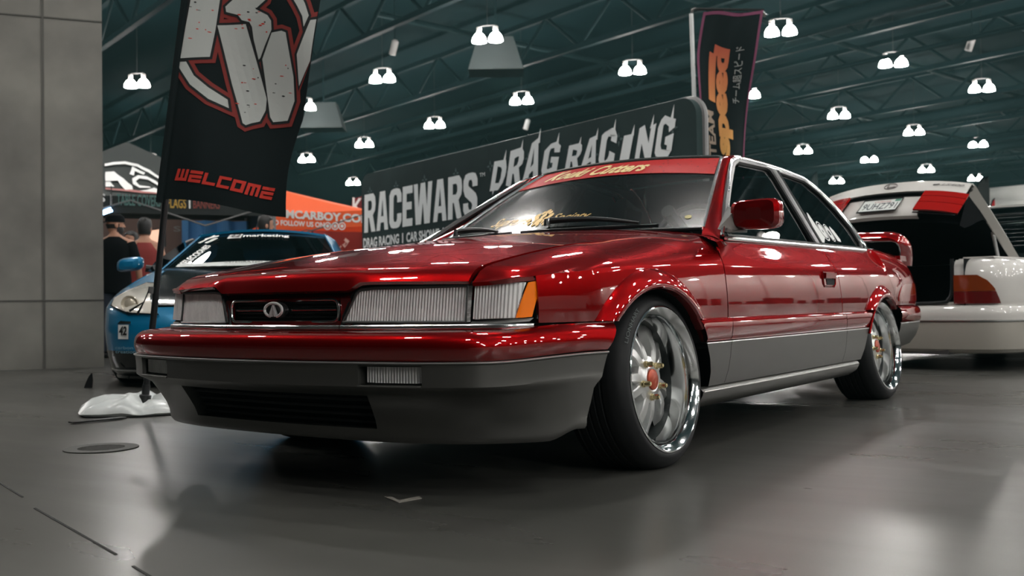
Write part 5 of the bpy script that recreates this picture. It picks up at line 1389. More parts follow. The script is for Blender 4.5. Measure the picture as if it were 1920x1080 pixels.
    if hair == 'cap':
        P = [[hd @ Vector((rx*math.cos(a), ry*math.sin(a), z)) for a in [2*math.pi*i/24 for i in range(24)]] for z, rx, ry in ((.022, .083, .104), (.06, .083, .104), (.095, .070, .088), (.118, .04, .05), (.124, .002, .002))]
        grid('cap', np.array([[list(q) for q in r] for r in P]).transpose(1, 0, 2), BTEE, t, cu=True)
        P = [[hd @ Vector((.066*c, -.095-.055*(1-c*c)*b, .030-.010*b)) for b in (0, .5, 1)] for c in np.linspace(-1, 1, 9)]
        grid('cap_brim', np.array([[list(q) for q in r] for r in P]), BTEE, t, th=.005)
        zb = -.02
    else: zb = -.045
    P = []
    for z, rx, ry in ((zb-.028, .068, .084), (zb, .075, .092), (.0, .081, .101), (.05, .083, .105), (.085, .079, .099), (.108, .064, .081), (.124, .040, .050), (.132, .003, .003)):
        if hair == 'cap' and z > .03: continue
        P.append([list(hd @ Vector((rx*math.cos(a), ry*math.sin(a)*(1 if math.sin(a) < .35 or z > .055 else .35/max(.35, math.sin(a))*.9), z+.010*math.sin(5*a)*(z > .05)))) for a in [2*math.pi*i/24 for i in range(24)]])
    grid('hair', np.array(P).transpose(1, 0, 2), HAIR, t, cu=True, th=.003)
    if beard:
        P = [[list(hd @ Vector((rx*math.cos(a), ry*math.sin(a)+.013, z))) for a in np.linspace(-.15, math.pi+.15, 15)] for z, rx, ry in ((-.13, .030, .036), (-.115, .055, .062), (-.085, .066, .076), (-.055, .071, .080), (-.03, .073, .070))]
        grid('beard', np.array(P).transpose(1, 0, 2), HAIR, t, th=.004)
    # clothing: loose rings a little outside the body
    rings = [(.80, .20, .145), (.95, .195, .145), (1.10, .18, .13), (1.25, .205, .142), (1.36, .215, .135), (1.43, .185, .115), (1.475, .10, .085), (1.49, .075, .075)]
    if top == 'tank': rings = [(.82, .19, .14), (.95, .188, .14), (1.10, .172, .125), (1.25, .190, .138), (1.34, .182, .132), (1.41, .150, .108), (1.455, .105, .085)]
    P = [[list(v(rx*math.copysign(abs(math.cos(a))**.8, math.cos(a)), ry*math.copysign(abs(math.sin(a))**.85, math.sin(a))+.004*math.sin(6*a+z*9), z)) for a in [2*math.pi*i/28 for i in range(28)]] for z, rx, ry in rings]
    grid('shirt' if top != 'tank' else 'tank_top', np.array(P).transpose(1, 0, 2), top_m, t, cu=True, th=.004)
    if top != 'tank':
        for s in (-1, 1):
            el = Vector(v(s*.27, -.02, 1.13)) if arms == 'down' else Vector(v(s*.25, .04, 1.12)); sh = Vector(v(s*.165, -.005, 1.41))
            MB().tube([sh, sh.lerp(el, .2), sh.lerp(el, .55), sh.lerp(el, .82)], [.078*k, .082*k, .072*k, .070*k], 14, caps=False).build('sleeve', top_m, t)
    P = [[list(v(rx*math.cos(a), ry*math.sin(a), z)) for a in [2*math.pi*i/24 for i in range(24)]] for z, rx, ry in ((.80, .195, .135), (.90, .19, .135), (.985, .18, .13))]
    grid('waist', np.array(P).transpose(1, 0, 2), bottom_m, t, cu=True, th=.004)
    for s in (-1, 1):
        MB().tube([v(s*.10, 0, .88), v(s*.105, .005, .70), v(s*.11, .01, .50), v(s*.11, -.01, .28), v(s*.11, -.02, .08)], [.115*k, .105*k, .085*k, .075*k, .07*k], 14).build('trouser_leg', bottom_m, t)
        e_ = ell(v(s*.12, .07, .045), (.05, .135, .045), None, 12, 8); e_.build('shoe', SHOE, t)
    return t
def face(px, d): # heading of a person whose back is to the camera
    q = at_d(px, 560, d); w = Vector((q.x-CAM.x, q.y-CAM.y)); return math.atan2(w.y, w.x)-math.pi/2
def stand(px, d): q = at_d(px, 560, d); return (q.x, q.y, 0)
person(stand(216, 11.2), face(217, 13)-.15, -1.15, 'person in backwards black cap and black tee, back turned, beside the column', 'tee', BTEE, JEAN, 'cap', 1.56, beard=True)
person(stand(272, 12.3), face(269, 13.3), -.2, 'person in maroon tank top with short dark hair, back turned', 'tank', MTANK, JEAN, 'short', 1.60, 'bent')
person(stand(250, 13.7), face(247, 14.6)+2.2, .3, 'person with dark hair half hidden between the black tee and maroon tank', 'tee', BTEE, JEAN, 'short', 1.54)
person(stand(270, 14.8), face(273, 15.6), .1, 'person behind the maroon tank top, only dark hair showing above', 'tee', BTEE, JEAN, 'short', 1.80)
person(stand(497, 13.0), face(497, 13)-.6, -.7, 'person in grey-teal shirt behind the roof of the blue car', 'tee', TEAL, JEAN, 'short', 1.68)
# ------------------------------------------------------------------ blue sports car, front towards the camera
BLUE = mat('blue_paint', lin(0, 116, 160), .35, .25, 1, .03)
CARB = noisy(mat('carbon_black', (.012, .012, .012), .09, 0, 0, .03, spec=.3), 60, (.006, .006, .006, 1), (.018, .018, .018, 1), 1)
PIANO = mat('gloss_black', (.005, .006, .007), .12, 0, 1, .03)
bp0 = at_d(425, 560, 6.75)
BC = empty('sports_car', (bp0.x, bp0.y, 0), math.radians(42.6), 'bright blue sports car with black bonnet facing the camera, behind the banner pole', 'car')
FZ = [(.06, .16), (.10, .05), (.13, .02), (.25, 0), (.38, 0), (.47, .04), (.53, .10), (.58, .24), (.64, .48), (.70, .78), (.76, 1.08), (.82, 1.40), (.86, 1.62)]
WZ = [(.06, .84), (.12, .87), (.25, .895), (.45, .915), (.55, .92), (.66, .90), (.74, .865), (.80, .83), (.86, .79)]
def bcon(th, z):
    """contour of the nose at height z; th 0 centre .. 1 = along the flank to the door"""
    f, w = sp(z, FZ), sp(z, WZ); s = 1 if th >= 0 else -1; a = abs(th)
    e = lerp(2.7, 4.2, sstep(.45, .75, z)); ry = lerp(.72, .30, sstep(.55, .85, z))
    if a <= .8:
        q = a/.8*math.pi/2; x = w*math.sin(q)**(2/e*1.0) if q > 0 else 0; y = f+ry*(1-max(0, math.cos(q))**(2/e))
    else: x = w; y = f+ry+(a-.8)/.2*(2.3-f-ry)
    return (s*x, y, z)
zz = [.06, .08, .10, .13, .17, .21, .25]
zr = [.25, .30, .35, .40, .44, .48, .51, .54]
zh = [.54, .56, .58, .60, .62, .64, .67, .70, .73, .76, .79, .82, .84, .86]
ths = [-1, -.95, -.9, -.86] + list(np.linspace(-.82, .82, 67)) + [.86, .9, .95, 1]
def arch_cut(p, yc=.98, zc=.33, R=.345): return abs(p[0]) > .6 and math.hypot(p[1]-yc, p[2]-zc) < R
def bgrid(name, zs, th_, m, msk=None):
    P = [[bcon(t, z) for z in zs] for t in th_]
    def mk(i, j):
        c = np.mean([P[i][j], P[i+1][j], P[i+1][j+1], P[i][j+1]], axis=0)
        return not arch_cut(c) and (msk is None or msk(c))
    return grid(name, P, m, BC, th=.008, mask=mk)
bgrid('front_splitter', zz, ths, PIANO); bgrid('front_bumper', zr, ths, BLUE)
hood_w = lambda z: lerp(.56, .70, (z-.54)/.32)
bgrid('fender', zh, [t for t in ths if t <= 0], BLUE, lambda c: abs(c[0]) > hood_w(c[2]))
bgrid('fender', zh, [t for t in ths if t >= 0], BLUE, lambda c: abs(c[0]) > hood_w(c[2]))
P = [[(lambda b: (b[0], b[1], b[2]+.012))(bcon(t, z)) for z in zh] for t in np.linspace(-.62, .62, 60)]
grid('bonnet', P, CARB, BC, mask=lambda i, j: abs(P[i][j][0]) < hood_w(zh[j])+.01)
# headlights, swept back over the fenders
HLW = mat('headlight_cream', lin(222, 216, 204), .15, .1, 1, .03); HLB = mat('headlight_bowl', lin(190, 182, 165), .2, .3)
for s in (-1, 1):
    H = empty('headlight'); H.parent = BC
    poly = [(.45, .487), (.66, .50), (.81, .55), (.825, .60), (.77, .65), (.69, .715), (.62, .71), (.55, .60)]
    def hl(x, z, off):
        # point on the nose at lateral x, height z
        lo, hi = 0, .8
        for _ in range(30):
            mid = (lo+hi)/2
            if bcon(mid, z)[0] < x: lo = mid
            else: hi = mid
        b = bcon(lo, z); return (s*(b[0]+off*.3), b[1]-off, b[2]+off*.4)
    V, Fc = poly_fill(poly, .05)
    add('lens', [hl(x, z, .022) for x, z in V], Fc if s > 0 else [f[::-1] for f in Fc], HLW, H)
    MB().tube([hl(x, z, .018) for x, z in poly], .007, 6, closed=True).build('lens_edge', BLACK, H)
    c_ = hl(.655, .552, .03)
    MB().lathe([(.038, .0), (.050, .016), (.055, .018), (.058, .0)], 24, Matrix.Translation(c_) @ Matrix.Rotation(math.radians(90), 4, 'X')).build('projector_ring', HLB, H)
    MB().lathe([(.0001, .012), (.02, .011), (.036, .003)], 20, Matrix.Translation(c_) @ Matrix.Rotation(math.radians(90), 4, 'X')).build('projector', HLB, H)
# cabin: A pillars, roof, windscreen
def cab(u, v):
    """u -1..1 across, v 0 windscreen base .. 1 roof front edge"""
    x = u*lerp(.72, .545, v); return (x, lerp(1.50, 2.28, v)-.16*(1-u*u)*(1-.4*v)*1+.10, lerp(.85, 1.165, v)+.035*(1-u*u)*v)
P = [[cab(u, v) for v in np.linspace(0, 1, 10)] for u in np.linspace(-1, 1, 25)]
grid('windscreen', P, glass('smoked_windscreen', (.05, .06, .06), .0, .0), BC)
for s in (-1, 1):
    P = [[(s*lerp(.72, .545, v)*1.0+s*o_*.09, lerp(1.50, 2.28, v)+.10+o_*.10, lerp(.85, 1.165, v)+(.012-.05*o_)*(1 if o_ else 1)) for o_ in (-.08, .2, .6, 1)] for v in np.linspace(-.05, 1.03, 12)]
    grid('pillar', P, BLUE, BC, flip=(s > 0), th=.01)
    side = [[(s*lerp(.865, .60, (z-.84)/.37)*1.0, y, z) for z in np.linspace(.84, lp(y, [(1.6, .86), (2.4, 1.16), (3.0, 1.16), (3.9, .90)]), 5)] for y in np.linspace(1.75, 3.8, 12)]
    grid('side_glass', side, DARKGLASS, BC, flip=(s < 0))
    dr_ = [[(s*x, y, z) for x, z in ((.86, .12), (.90, .25), (.92, .50), (.91, .68), (.865, .84))] for y in np.linspace(2.25, 4.15, 12)]
    grid('side_panel', dr_, BLUE, BC, flip=(s < 0), th=.01)
P = [[(u*lerp(.56, .42, w), 2.36+w*1.5-.10*(1-u*u)*(1-w), lerp(1.175, 1.0, w**1.6)+.045*(1-u*u)+.02*math.sin(math.pi*min(1, w*1.6))) for w in np.linspace(0, 1, 10)] for u in np.linspace(-1, 1, 21)]
grid('roof', P, BLUE, BC, th=.02)
P = [[(u*.80, 3.75+w*.45, lerp(.93, .80, w)-.05*u*u) for w in np.linspace(0, 1, 4)] for u in np.linspace(-1, 1, 9)]
grid('tailgate', P, BLUE, BC, th=.02)
P = [[(u*.88, 4.2+.03*(1-u*u), z) for z in (.2, .5, .82)] for u in np.linspace(-1, 1, 9)]
grid('rear_panel', P, BLUE, BC, th=.02, flip=True)
MB().box((0, 2.3, .40), (1.25, 3.5, .5)).build('underbody', MATTE, BC, smooth=False)
MB().box((0, 2.9, .72), (1.4, 1.7, .2)).build('cabin_tub', MATTE, BC, smooth=False)
for x in (-.36, .36):
    P = [[(x+w*c, y, z) for c in np.linspace(-1, 1, 7)] for (y, z, w) in ((2.75, .6, .24), (2.85, .85, .23), (2.92, .98, .12), (2.95, 1.06, .11))]
    grid('seat_back', P, INTERIOR, BC, th=.08)
# sun shade strip, mirror, lettering
SHD = mat('sunshade_white', lin(190, 196, 194), .5)
P = [[(lambda c: (c[0]*.86, c[1]-.03+.005*math.sin(u*40), c[2]+.012))(cab(u, v)) for v in (.015, .05, .10, .135-.05*abs(u))] for u in np.linspace(-1, .98, 40)]
SHO = grid('sunshade', P, SHD, BC)
def cabmap(u0, u1, v0, v1, off=.012): return lambda a, b: (lambda c: (c[0], c[1]-off*.5, c[2]+off))(cab(lerp(u0, u1, a), lerp(v0, v1, b)))
decal('sunshade_lettering', flat_text('INTEGRATED AIR', 0, .02, L=.1), cabmap(-.30, .25, .035, .075, .03), BLACK, BC)
decal('windscreen_lettering', flat_text('marketing', 0, .03, L=.1), cabmap(-.26, .42, .79, .885), WHITE, BC)
bx = [cabmap(-.49, -.28, .79, .905, .010)(a, b) for a, b in ((0, 0), (.95, 0), (1, 1), (.05, 1))]
add('windscreen_badge', bx, [(0, 1, 2, 3)], WHITE, BC, smooth=False)
decal('badge_lettering', flat_text('42', .2, .04, L=.2), cabmap(-.47, -.30, .805, .89, .016), BLACK, BC)
def pilmap(a, b):
    c = cab(lerp(-.93, -.83, a), lerp(.10, .64, a)); d = cab(lerp(-.93, -.83, a)+.11, lerp(.10, .64, a)-.05)
    return (lerp(c[0], d[0], 1-b)+.05, lerp(c[1], d[1], 1-b)-.012, lerp(c[2], d[2], 1-b)+.014)
decal('windscreen_lettering', flat_text('SELECCIONES', .1, .04, L=.05), pilmap, WHITE, BC)
for pts in (((-.90, .70), (-.86, .69), (-.72, .90), (-.76, .91)), ((-.80, .68), (-.74, .67), (-.64, .80), (-.70, .81)), ((-.86, .83), (-.84, .79), (-.66, .86), (-.67, .90))):
    a_ = [cab(u+.02, v) for u, v in pts]; add('windscreen_mark', [(q[0], q[1]-.010, q[2]+.016) for q in a_], [(0, 1, 2, 3)], WHITE, BC, smooth=False)
MR = empty('door_mirror'); MR.parent = BC
pr = [(0, .35, .35), (.01, .75, .75), (.04, .97, .97), (.09, 1, 1), (.12, .97, .97)]; P = []
for d, fx, fz in pr:
    ring = []
    for q in range(20):
        w = 2*math.pi*q/20; cx, sx2 = math.cos(w), math.sin(w)
        ring.append((-1.045+.105*fx*math.copysign(abs(cx)**.6, cx), 1.86+d, .905+.058*fz*math.copysign(abs(sx2)**.6, sx2)+.018*(cx*fx)))
    P.append(ring)
P = np.array(P).transpose(1, 0, 2); grid('mirror_shell', P, BLUE, MR, cu=True)
add('mirror_cap', [tuple(v_) for v_ in P[:, 0]], [tuple(range(20))], BLUE, MR); add('mirror_glass', [tuple(v_) for v_ in P[:, 4]], [tuple(range(20))], CHROME, MR, smooth=False)
MB().tube([(-.92, 1.92, .87), (-.82, 1.94, .855)], .03, 8).build('mirror_stalk', BLACK, MR)
def nose(x, z, off=.006):
    s = 1 if x >= 0 else -1; lo, hi = 0, .8
    for _ in range(30):
        mid = (lo+hi)/2
        if bcon(mid, z)[0] < abs(x): lo = mid
        else: hi = mid
    b = bcon(lo, z); return (s*b[0], b[1]-off-.004, b[2])
V = [nose(x, z, .006) for x, z in ((-.735, .33), (-.655, .33), (-.655, .425), (-.735, .425))]; add('bumper_plate', V, [(0, 1, 2, 3)], WHITE, BC, smooth=False)
decal('plate_lettering', flat_text('42', .1, .04, L=.3), lambda a, b: nose(lerp(-.725, -.665, a), lerp(.355, .415, b), .012), BLACK, BC)
V = [nose(x, z, .012) for x, z in ((-.745, .43), (-.64, .43), (-.64, .447), (-.72, .452))]; add('bumper_catch', V, [(0, 1, 2, 3)], CHROME, BC, smooth=False)
CRT = mat('pale_blue_print', lin(120, 165, 185), .6)
decal('bumper_lettering', flat_text('carbon', 0, .01, L=.3), lambda a, b: nose(lerp(-.76, -.62, a), lerp(.262, .282, b), .008), CRT, BC)
decal('bumper_lettering', flat_text('creations', 0, .01, L=.3), lambda a, b: nose(lerp(-.76, -.58, a), lerp(.235, .255, b), .008), CRT, BC)
MB().tube([nose(x, .118, .02) for x in np.linspace(-.84, .84, 30)], .006, 6).build('splitter_edge', CHROME, BC)
MB().tube([nose(x, .07, .05) for x in np.linspace(-.84, .84, 30)], .014, 6).build('splitter_lip', PIANO, BC)
def simple_wheel(par, x, y, r, w, m_rim):
    t = empty('wheel'); t.parent = par; t.location = (x, y, r); s = 1 if x > 0 else -1; t.rotation_euler = (0, 0, 0 if s > 0 else math.pi)
    RX = Matrix.Rotation(math.radians(90), 4, 'Y')
    MB().lathe([(r*.72, 0), (r*.78, .006), (r*.92, .0), (r, -.02), (r, -w+.02), (r*.92, -w), (r*.7, -w+.01)], 40, RX).build('tyre', RUBBER, t)
    MB().lathe([(r*.74, .0), (r*.70, -.004), (r*.66, -.02), (r*.64, -.12)], 40, RX).build('rim', m_rim, t)
    MB().lathe([(.0001, -.13), (r*.66, -.13)], 24, RX).build('brake_disc', MATTE, t)
    for k in range(5):
        R_ = Matrix.Rotation(math.radians(72*k), 4, 'X')
        MB().raw([(-.03, -.03, .02), (-.03, .03, .02), (-.02, .022, r*.68), (-.02, -.022, r*.68), (-.07, -.03, .02), (-.07, .03, .02), (-.06, .022, r*.68), (-.06, -.022, r*.68)], [(0, 1, 2, 3), (7, 6, 5, 4), (0, 4, 5, 1), (1, 5, 6, 2), (2, 6, 7, 3), (3, 7, 4, 0)], R_).build('spoke', m_rim, t, smooth=False)
    MB().lathe([(.0001, -.015), (.035, -.018), (.04, -.06)], 16, RX).build('hub_cap', m_rim, t)
    return t
for x, y in ((-.925, .98), (.925, .98), (-.93, 3.5), (.93, 3.5)): simple_wheel(BC, x, y, .325, .26, PIANO)

# ------------------------------------------------------------------ white sedan with its boot open, tail towards the camera
WPAINT = mat('white_paint', lin(206, 204, 199), .35, 0, 1, .03); WLOW = mat('two_tone_lower', lin(168, 164, 154), .4, .2, .5, .1)
wp = at_d(1655, 560, 7.75)
WC = empty('sedan', (wp.x, wp.y, 0), math.radians(-12.3), 'white four-door sedan with raised boot lid behind the red coupe', 'car')
RC = [(0, 0), (.20, .004), (.40, .018), (.55, .040), (.68, .075), (.78, .13), (.845, .21), (.885, .33), (.905, .5), (.912, .8), (.915, 1.2), (.915, 2.0), (.915, 2.9), (.905, 3.6), (.87, 4.3), (.80, 4.7), (.5, 4.92), (0, 4.98)]
def wpl(u):
    s = 1 if u >= 0 else -1; a = abs(u); k = list(range(len(RC)))
    return np.array([s*sp(a, list(zip(k, [c[0] for c in RC]))), sp(a, list(zip(k, [c[1] for c in RC])))])
def wband(name, prof, m, u0=-17, u1=17, n=140, msk=None, **kw):
    P = []
    for k in range(n):
        u = lerp(u0, u1, k/(n-1)); p = wpl(u); d = wpl(u+.01)-wpl(u-.01); nn_ = np.array([d[1], -d[0]]); nn_ = nn_/(np.linalg.norm(nn_)+1e-9)
        P.append([(p[0]+nn_[0]*o_, p[1]+nn_[1]*o_, z) for o_, z in prof])
    PP = np.array(P)
    def mk(i, j):
        c = (PP[i, j]+PP[i+1, j+1])/2
        for yc in (1.10, 3.92):
            if abs(c[0]) > .5 and math.hypot(c[1]-yc, c[2]-.30) < .335: return False
        return msk is None or msk(c)
    return grid(name, P, m, WC, mask=mk, **kw)
wband('bumper_lower', [(-.05, .125), (.0, .135), (.025, .16), (.035, .22), (.04, .30), (.038, .355)], WLOW, th=.008)
wband('bumper_chrome', [(.036, .357), (.046, .360), (.046, .368), (.036, .371)], CHROME, -11, 11)
wband('bumper_upper', [(.036, .372), (.042, .40), (.036, .44), (.022, .468), (.0, .478), (-.03, .480)], WPAINT, th=.008)
ot = lambda c: not (abs(c[0]) < .52 and c[1] < 1.0 and c[2] > .50)
body_prof = [(-.012, .478), (-.004, .50), (-.002, .505), (.0, .55), (.002, .60), (.0, .66), (-.006, .71), (-.018, .74), (-.034, .77), (-.055, .792), (-.085, .808), (-.13, .818), (-.20, .822)]
wband('body_side', body_prof, WPAINT, msk=lambda c: ot(c) and not (c[1] > 1.25 and c[2] > .814), th=.01, n=320)
# boot opening: rim, tub, spare cloth
DKT = mat('boot_carpet', (.005, .006, .007), .95, spec=.05)
rim = [(-.52, .03, .815), (-.515, .035, .60), (-.49, .03, .52), (-.42, .02, .495), (0, .0, .49), (.42, .02, .495), (.49, .03, .52), (.515, .035, .60), (.52, .03, .815)]
MB().tube(cat_curve(rim, 40), .014, 8).build('boot_seal', BLACK, WC)
P = [[(x, y, z) for (y, z) in ((.06, .50), (.10, .40), (1.15, .40), (1.18, .81))] for x in np.linspace(-.60, .60, 7)]
grid('boot_floor', P, DKT, WC)
for s in (-1, 1): grid('boot_wall', [[(s*.60, y, z) for z in (.40, .815)] for y in (.04, .6, 1.18)], DKT, WC)
for s in (-1, 1): grid('boot_trim', [[(s*x, y, z) for z in (.50, .70, .80)] for x, y in ((.52, .05), (.47, .20), (.47, .6))], mat('boot_trim_grey', (.03, .04, .045), .8), WC)
# flat tops beside the opening and the panel below the rear window
for s in (-1, 1): grid('boot_shoulder', [[(s*x, y, .820) for x in (.52, .62, .74)] for y in (.22, .5, .9, 1.3)], WPAINT, WC, flip=(s < 0), th=.01)
grid('window_shelf', [[(x, y, .822) for y in (1.05, 1.24)] for x in np.linspace(-.74, .74, 9)], BLACK, WC)
# tail lamps on the corners
TLW = mat('tail_lens_dark_red', (.11, .006, .006), .1, 0, 1, .02); TLA = mat('tail_lens_amber', (.20, .035, .006), .1, 0, 1, .02)
for s in (-1, 1):
    TL = empty('tail_light'); TL.parent = WC
    def tl(u, z, off=.012):
        p = wpl(s*u); d = wpl(s*u+.01)-wpl(s*u-.01); nn_ = np.array([d[1], -d[0]]); nn_ /= np.linalg.norm(nn_); return (p[0]+nn_[0]*off, p[1]+nn_[1]*off, z)
    ue = lambda z: lp(z, [(.488, 5.35), (.52, 5.25), (.60, 4.95), (.66, 4.5), (.69, 4.0)])
    for nm, za, zb, m in (('red_lens', .488, .575, TLW), ('amber_lens', .577, .695, TLA)):
        P = [[tl(lerp(2.85, ue(z), f), z) for z in np.linspace(za, zb, 7)] for f in np.linspace(0, 1, 18)]
        grid(nm, P, m, TL, flip=(s < 0), th=.012)
# cabin
WA = [(.80, 1.20, .815), (.76, 1.29, .87), (.665, 1.72, 1.20), (.62, 1.95, 1.275), (.60, 2.3, 1.30), (.60, 3.0, 1.29), (.62, 3.3, 1.24), (.72, 3.75, .98), (.79, 4.0, .815)]
WB_ = [(.66, 1.10, .822), (.64, 1.19, .87), (.565, 1.66, 1.235), (.54, 1.86, 1.315), (.53, 2.3, 1.335), (.53, 3.0, 1.325), (.55, 3.28, 1.265), (.64, 3.78, .98), (.70, 4.05, .815)]
A4, B4 = cat_curve(WA, 44), cat_curve(WB_, 44)
for s in (-1, 1):
    grid('roof_rail', [[(np.array(A4[k])*(1-t)+np.array(B4[k])*t)*[s, 1, 1]+np.array([s*.012, 0, .012])*4*t*(1-t) for t in np.linspace(0, 1, 6)] for k in range(44)], WPAINT, WC, flip=(s < 0), th=.01)
    grid('side_glass', [[(s*lerp(.86, A4[k][0], t), A4[k][1], lerp(.820, A4[k][2], t)) for t in np.linspace(0, 1, 5)] for k in range(2, 42)], DARKGLASS, WC, flip=(s < 0))
    MB().box((s*.735, 2.55, 1.06), (.02, .09, .42)).build('door_pillar', BLACK, WC)
rk = [k for k in range(44) if 1.84 <= B4[k][1] <= 3.3]
grid('roof', [[(t*B4[k][0], B4[k][1], B4[k][2]+.02*(1-t*t)) for k in rk] for t in np.linspace(-1, 1, 15)], WPAINT, WC, th=.012)
grid('rear_window', [[(t*B4[k][0], B4[k][1]-.05*(1-t*t), B4[k][2]) for k in range(44) if B4[k][1] <= 1.9] for t in np.linspace(-1, 1, 13)], GLASS, WC)
for z in np.linspace(.95, 1.24, 9):
    y = lp(z, [(.822, 1.10), (.87, 1.19), (1.235, 1.66)]); x = lerp(.63, .56, (z-.9)/.33)
    MB().tube([(t*x, y-.05*(1-t*t)-.004, z) for t in np.linspace(-.95, .95, 9)], .0022, 4).build('heater_line', CHROME, WC)
grid('windscreen', [[(t*B4[k][0], B4[k][1]+.06*(1-t*t), B4[k][2]) for k in range(44) if B4[k][1] >= 3.25] for t in np.linspace(-1, 1, 13)], DARKGLASS, WC)
grid('bonnet', [[(t*.76, y, lp(y, [(3.95, .822), (4.5, .78), (4.85, .70)])+.03*(1-t*t)) for y in np.linspace(3.95, 4.85, 8)] for t in np.linspace(-1, 1, 11)], WPAINT, WC, th=.012)
for x in (-.38, .38): grid('seat_back', [[(x+w*c, y, z) for c in np.linspace(-1, 1, 7)] for (y, z, w) in ((2.5, .6, .25), (2.42, .9, .24), (2.40, 1.0, .13), (2.38, 1.10, .12))], SEAT, WC, th=.08)
grid('rear_bench', [[(x, y, z) for x in np.linspace(-.62, .62, 7)] for (y, z) in ((1.85, .5), (1.6, .90))], SEAT, WC, th=.08)
MB().box((0, 2.5, .30), (1.2, 4.4, .28)).build('underbody', MATTE, WC, smooth=False)
MB().box((.28, .15, .17), (.42, .28, .10)).build('silencer', mat('silencer_steel', (.2, .2, .2), .4, .9), WC)
for s in (-1, 1):
    for yc, xx in ((1.10, .905), (3.92, .885)):
        MB().tube([(s*(xx+.012*math.sin(a)), yc-.338*math.cos(a), .30+.338*math.sin(a)) for a in np.linspace(-.25, math.pi+.25, 30)], .024, 8).build('arch_lip', WPAINT, WC)
for x, y in ((-.90, 1.10), (.90, 1.10), (-.90, 3.92), (.90, 3.92)): simple_wheel(WC, x, y, .315, .22, SILVER)
# boot lid, hinged at its front edge and swung up
LIDA = math.radians(-32)
LID = empty('boot_lid', (0, 1.16, .825)); LID.parent = WC; LID.rotation_euler = (LIDA, 0, 0)
def lid_edge(x): return -1.13+.10*(abs(x)/.62)**2.5          # y of the rear edge
top = [[(x, lerp(-.02, lid_edge(x)+.06, v), .012*(1-(x/.575)**2)+.02*math.sin(math.pi*v)*.6+.012*v) for v in np.linspace(0, 1, 12)] for x in np.linspace(-.575, .575, 25)]
grid('lid_skin', top, WPAINT, LID, th=.012, flip=True)
face_ = [[(x, lid_edge(x)+dy, z+.012*(1-(x/.575)**2)) for dy, z in ((.06, .012), (.02, .008), (0, -.008), (-.006, -.03), (-.006, -.13))] for x in np.linspace(-.575, .575, 25)]
grid('lid_face', face_, WPAINT, LID, th=.01, flip=True)
plate_y = lambda x: lid_edge(x)+.022
grid('plate_hood', [[(x, lid_edge(x)+d, -.132) for d in (-.004, .03)] + [(x, lid_edge(x)+.03, -.168)] for x in np.linspace(-.56, .56, 21)], BLACK, LID, th=.004)
grid('plate_panel', [[(x, plate_y(x)+d, z) for d, z in ((0, -.166), (0, -.25), (.006, -.345), (.03, -.38), (.06, -.39))] for x in np.linspace(-.31, .31, 21)], WPAINT, LID, th=.008, flip=True)
for s in (-1, 1):
    T_ = empty('reflector_lamp'); T_.parent = LID
    for nm, z0, z1 in (('red_lens', -.135, -.195), ('red_lens', -.20, -.27), ('red_lens', -.275, -.372)):
        P = [[(s*x, lid_edge(x)-.004+.02*((x-.30)/.3)**3, z) for z in np.linspace(z0, z1, 4)] for x in np.linspace(.30, .590, 8)]
        grid(nm, P, mat('bright_red_lens', (.36, .008, .006), .12, 0, 1, .02), T_, flip=(s < 0), th=.02)
    V = [(s*x, lid_edge(x)-.012, z) for x, z in ((.315, -.21), (.41, -.21), (.395, -.26), (.315, -.26))]; add('reverse_lens', V, [(0, 1, 2, 3)], mat('pale_lens', lin(200, 150, 145), .2), T_, smooth=False)
    V = [(s*x, lid_edge(x)+.002, z) for x, z in ((.295, -.373), (.585, -.373), (.585, -.392), (.295, -.392))]; add('lamp_base', V, [(0, 1, 2, 3)], BLACK, T_, smooth=False)
# licence plate, badges
PL = empty('licence_plate'); PL.parent = LID
MB().box((0, plate_y(0)-.010, -.268), (.305, .006, .155)).build('plate', mat('plate_white', lin(205, 210, 206), .5), PL, smooth=False)
MB().tube([(x, plate_y(0)-.014, z) for x, z in ((-.155, -.346), (.155, -.346), (.155, -.190), (-.155, -.190))], .007, 6, closed=True).build('plate_frame', BLACK, PL)
PN = mat('plate_navy', lin(28, 36, 52), .6)
decal('plate_number', flat_text('9UHZ791', 0, .01, L=.4), lambda a, b: (lerp(-.135, .135, a), plate_y(0)-.0135, lerp(-.318, -.238, b)), PN, PL)
decal('plate_state', flat_text('California', .25, 0, L=.4), lambda a, b: (lerp(-.06, .07, a), plate_y(0)-.0135, lerp(-.231, -.208, b)), mat('plate_red', lin(170, 60, 60), .6), PL)
add('plate_sticker', [(x, plate_y(0)-.0135, z) for x, z in ((.10, -.228), (.145, -.228), (.145, -.198), (.10, -.198))], [(0, 1, 2, 3)], mat('plate_green', lin(70, 130, 110), .6), PL, smooth=False)
decal('plate_frame_lettering', flat_text('city motors', .2, 0, L=.4), lambda a, b: (lerp(-.08, .08, a), plate_y(0)-.022, lerp(-.298, -.288, b)), WHITE, PL) if False else None
BDG = mat('badge_grey', lin(140, 136, 134), .3, .6)
decal('lid_badge', flat_text('LS400', .35, .01, L=.4), lambda a, b: (lerp(.385, .54, a), lid_edge(lerp(.385, .54, a))-.012, lerp(-.055, -.030, b)), BDG, LID)
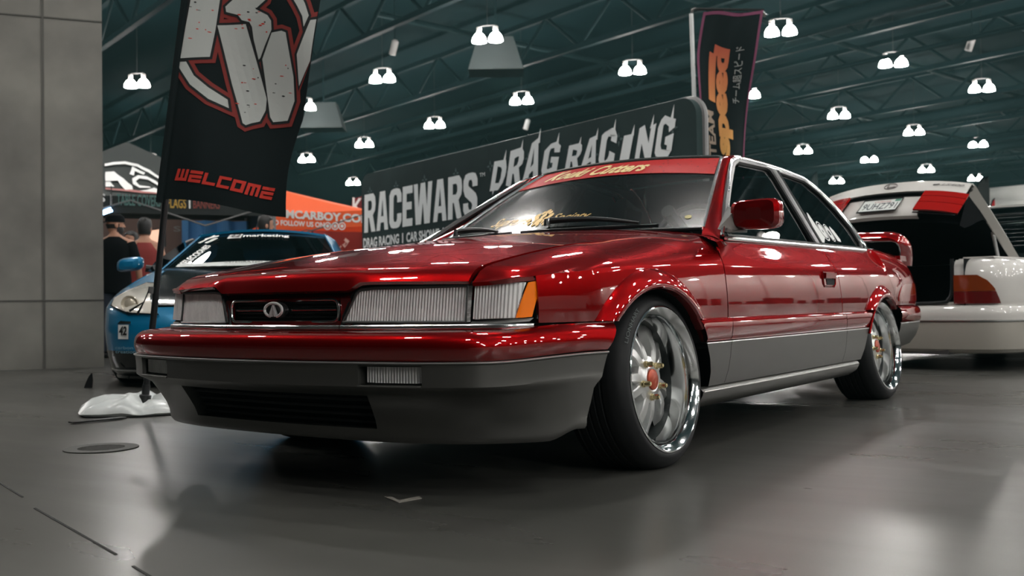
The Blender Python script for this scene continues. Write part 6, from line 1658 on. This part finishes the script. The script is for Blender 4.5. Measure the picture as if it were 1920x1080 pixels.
decal('lid_badge', flat_text('LEXUS', .2, .0, L=.4), lambda a, b: (lerp(-.54, -.43, a), lid_edge(lerp(-.54, -.43, a))-.012, lerp(-.055, -.036, b)), BDG, LID)
MB().tube([(.325+.05*t, lid_edge(.34)-.012, -.046) for t in (0, 1)], .004, 6).build('lid_badge', BLACK, LID)
em = MB(); em.tube([(.052*math.cos(a), lid_edge(0)-.012, -.040+.030*math.sin(a)) for a in [2*math.pi*k/28 for k in range(28)]], .004, 6, closed=True)
em.tube([(-.02, lid_edge(0)-.012, -.018), (-.026, lid_edge(0)-.012, -.052), (.036, lid_edge(0)-.012, -.047)], .004, 6); em.build('lid_emblem', BDG, LID)
# inner side of the lid with its grey edge
inner = [[(x, lerp(-.05, lid_edge(x)+.05, v), -.05-.29*sstep(.75, 1, v)) for v in np.linspace(0, 1, 10)] for x in np.linspace(-.535, .535, 13)]
grid('lid_lining', inner, DKT, LID)
for s in (-1, 1):
    P = [[(s*(.575-.035*b), lerp(-.02, lid_edge(.62)+.03, v), lerp(.0+.012*v, -.060-.02*sstep(.72, 1, v), b)) for b in (0, .35, .7, 1)] for v in np.linspace(0, 1, 14)]
    grid('lid_edge', P, mat('lid_edge_grey', lin(150, 148, 142), .5), LID, flip=(s > 0), th=.006)
    grid('lid_lining', [[(s*.548, lerp(-.3, lid_edge(.575)+.03, v), lerp(-.05, -.06-.30*sstep(.45, 1, v), b)) for b in (0, .5, 1)] for v in np.linspace(0, 1, 10)], DKT, LID)
    MB().tube([(s*.556, -1.0, -.03), (s*.556, -1.03, -.035)], .016, 8).build('rubber_stop', BLACK, LID)
for s in (-1, 1): MB().tube([(s*.55, .80, .80), (s*.53, .74, 1.04)], .014, 10).build('gas_strut', SILVER, WC)

# the rear face of the lid leans: its lower edge sits further back than its top edge
def lean(o):
    for c in o.children:
        if c.type == 'MESH' and not c.name.startswith(('lid_skin', 'lid_lining', 'lid_edge', 'rubber_stop')):
            for v in c.data.vertices: v.co.y += .40*min(0, v.co.z+.03)
        lean(c)
bpy.context.view_layer.update(); lean(LID)
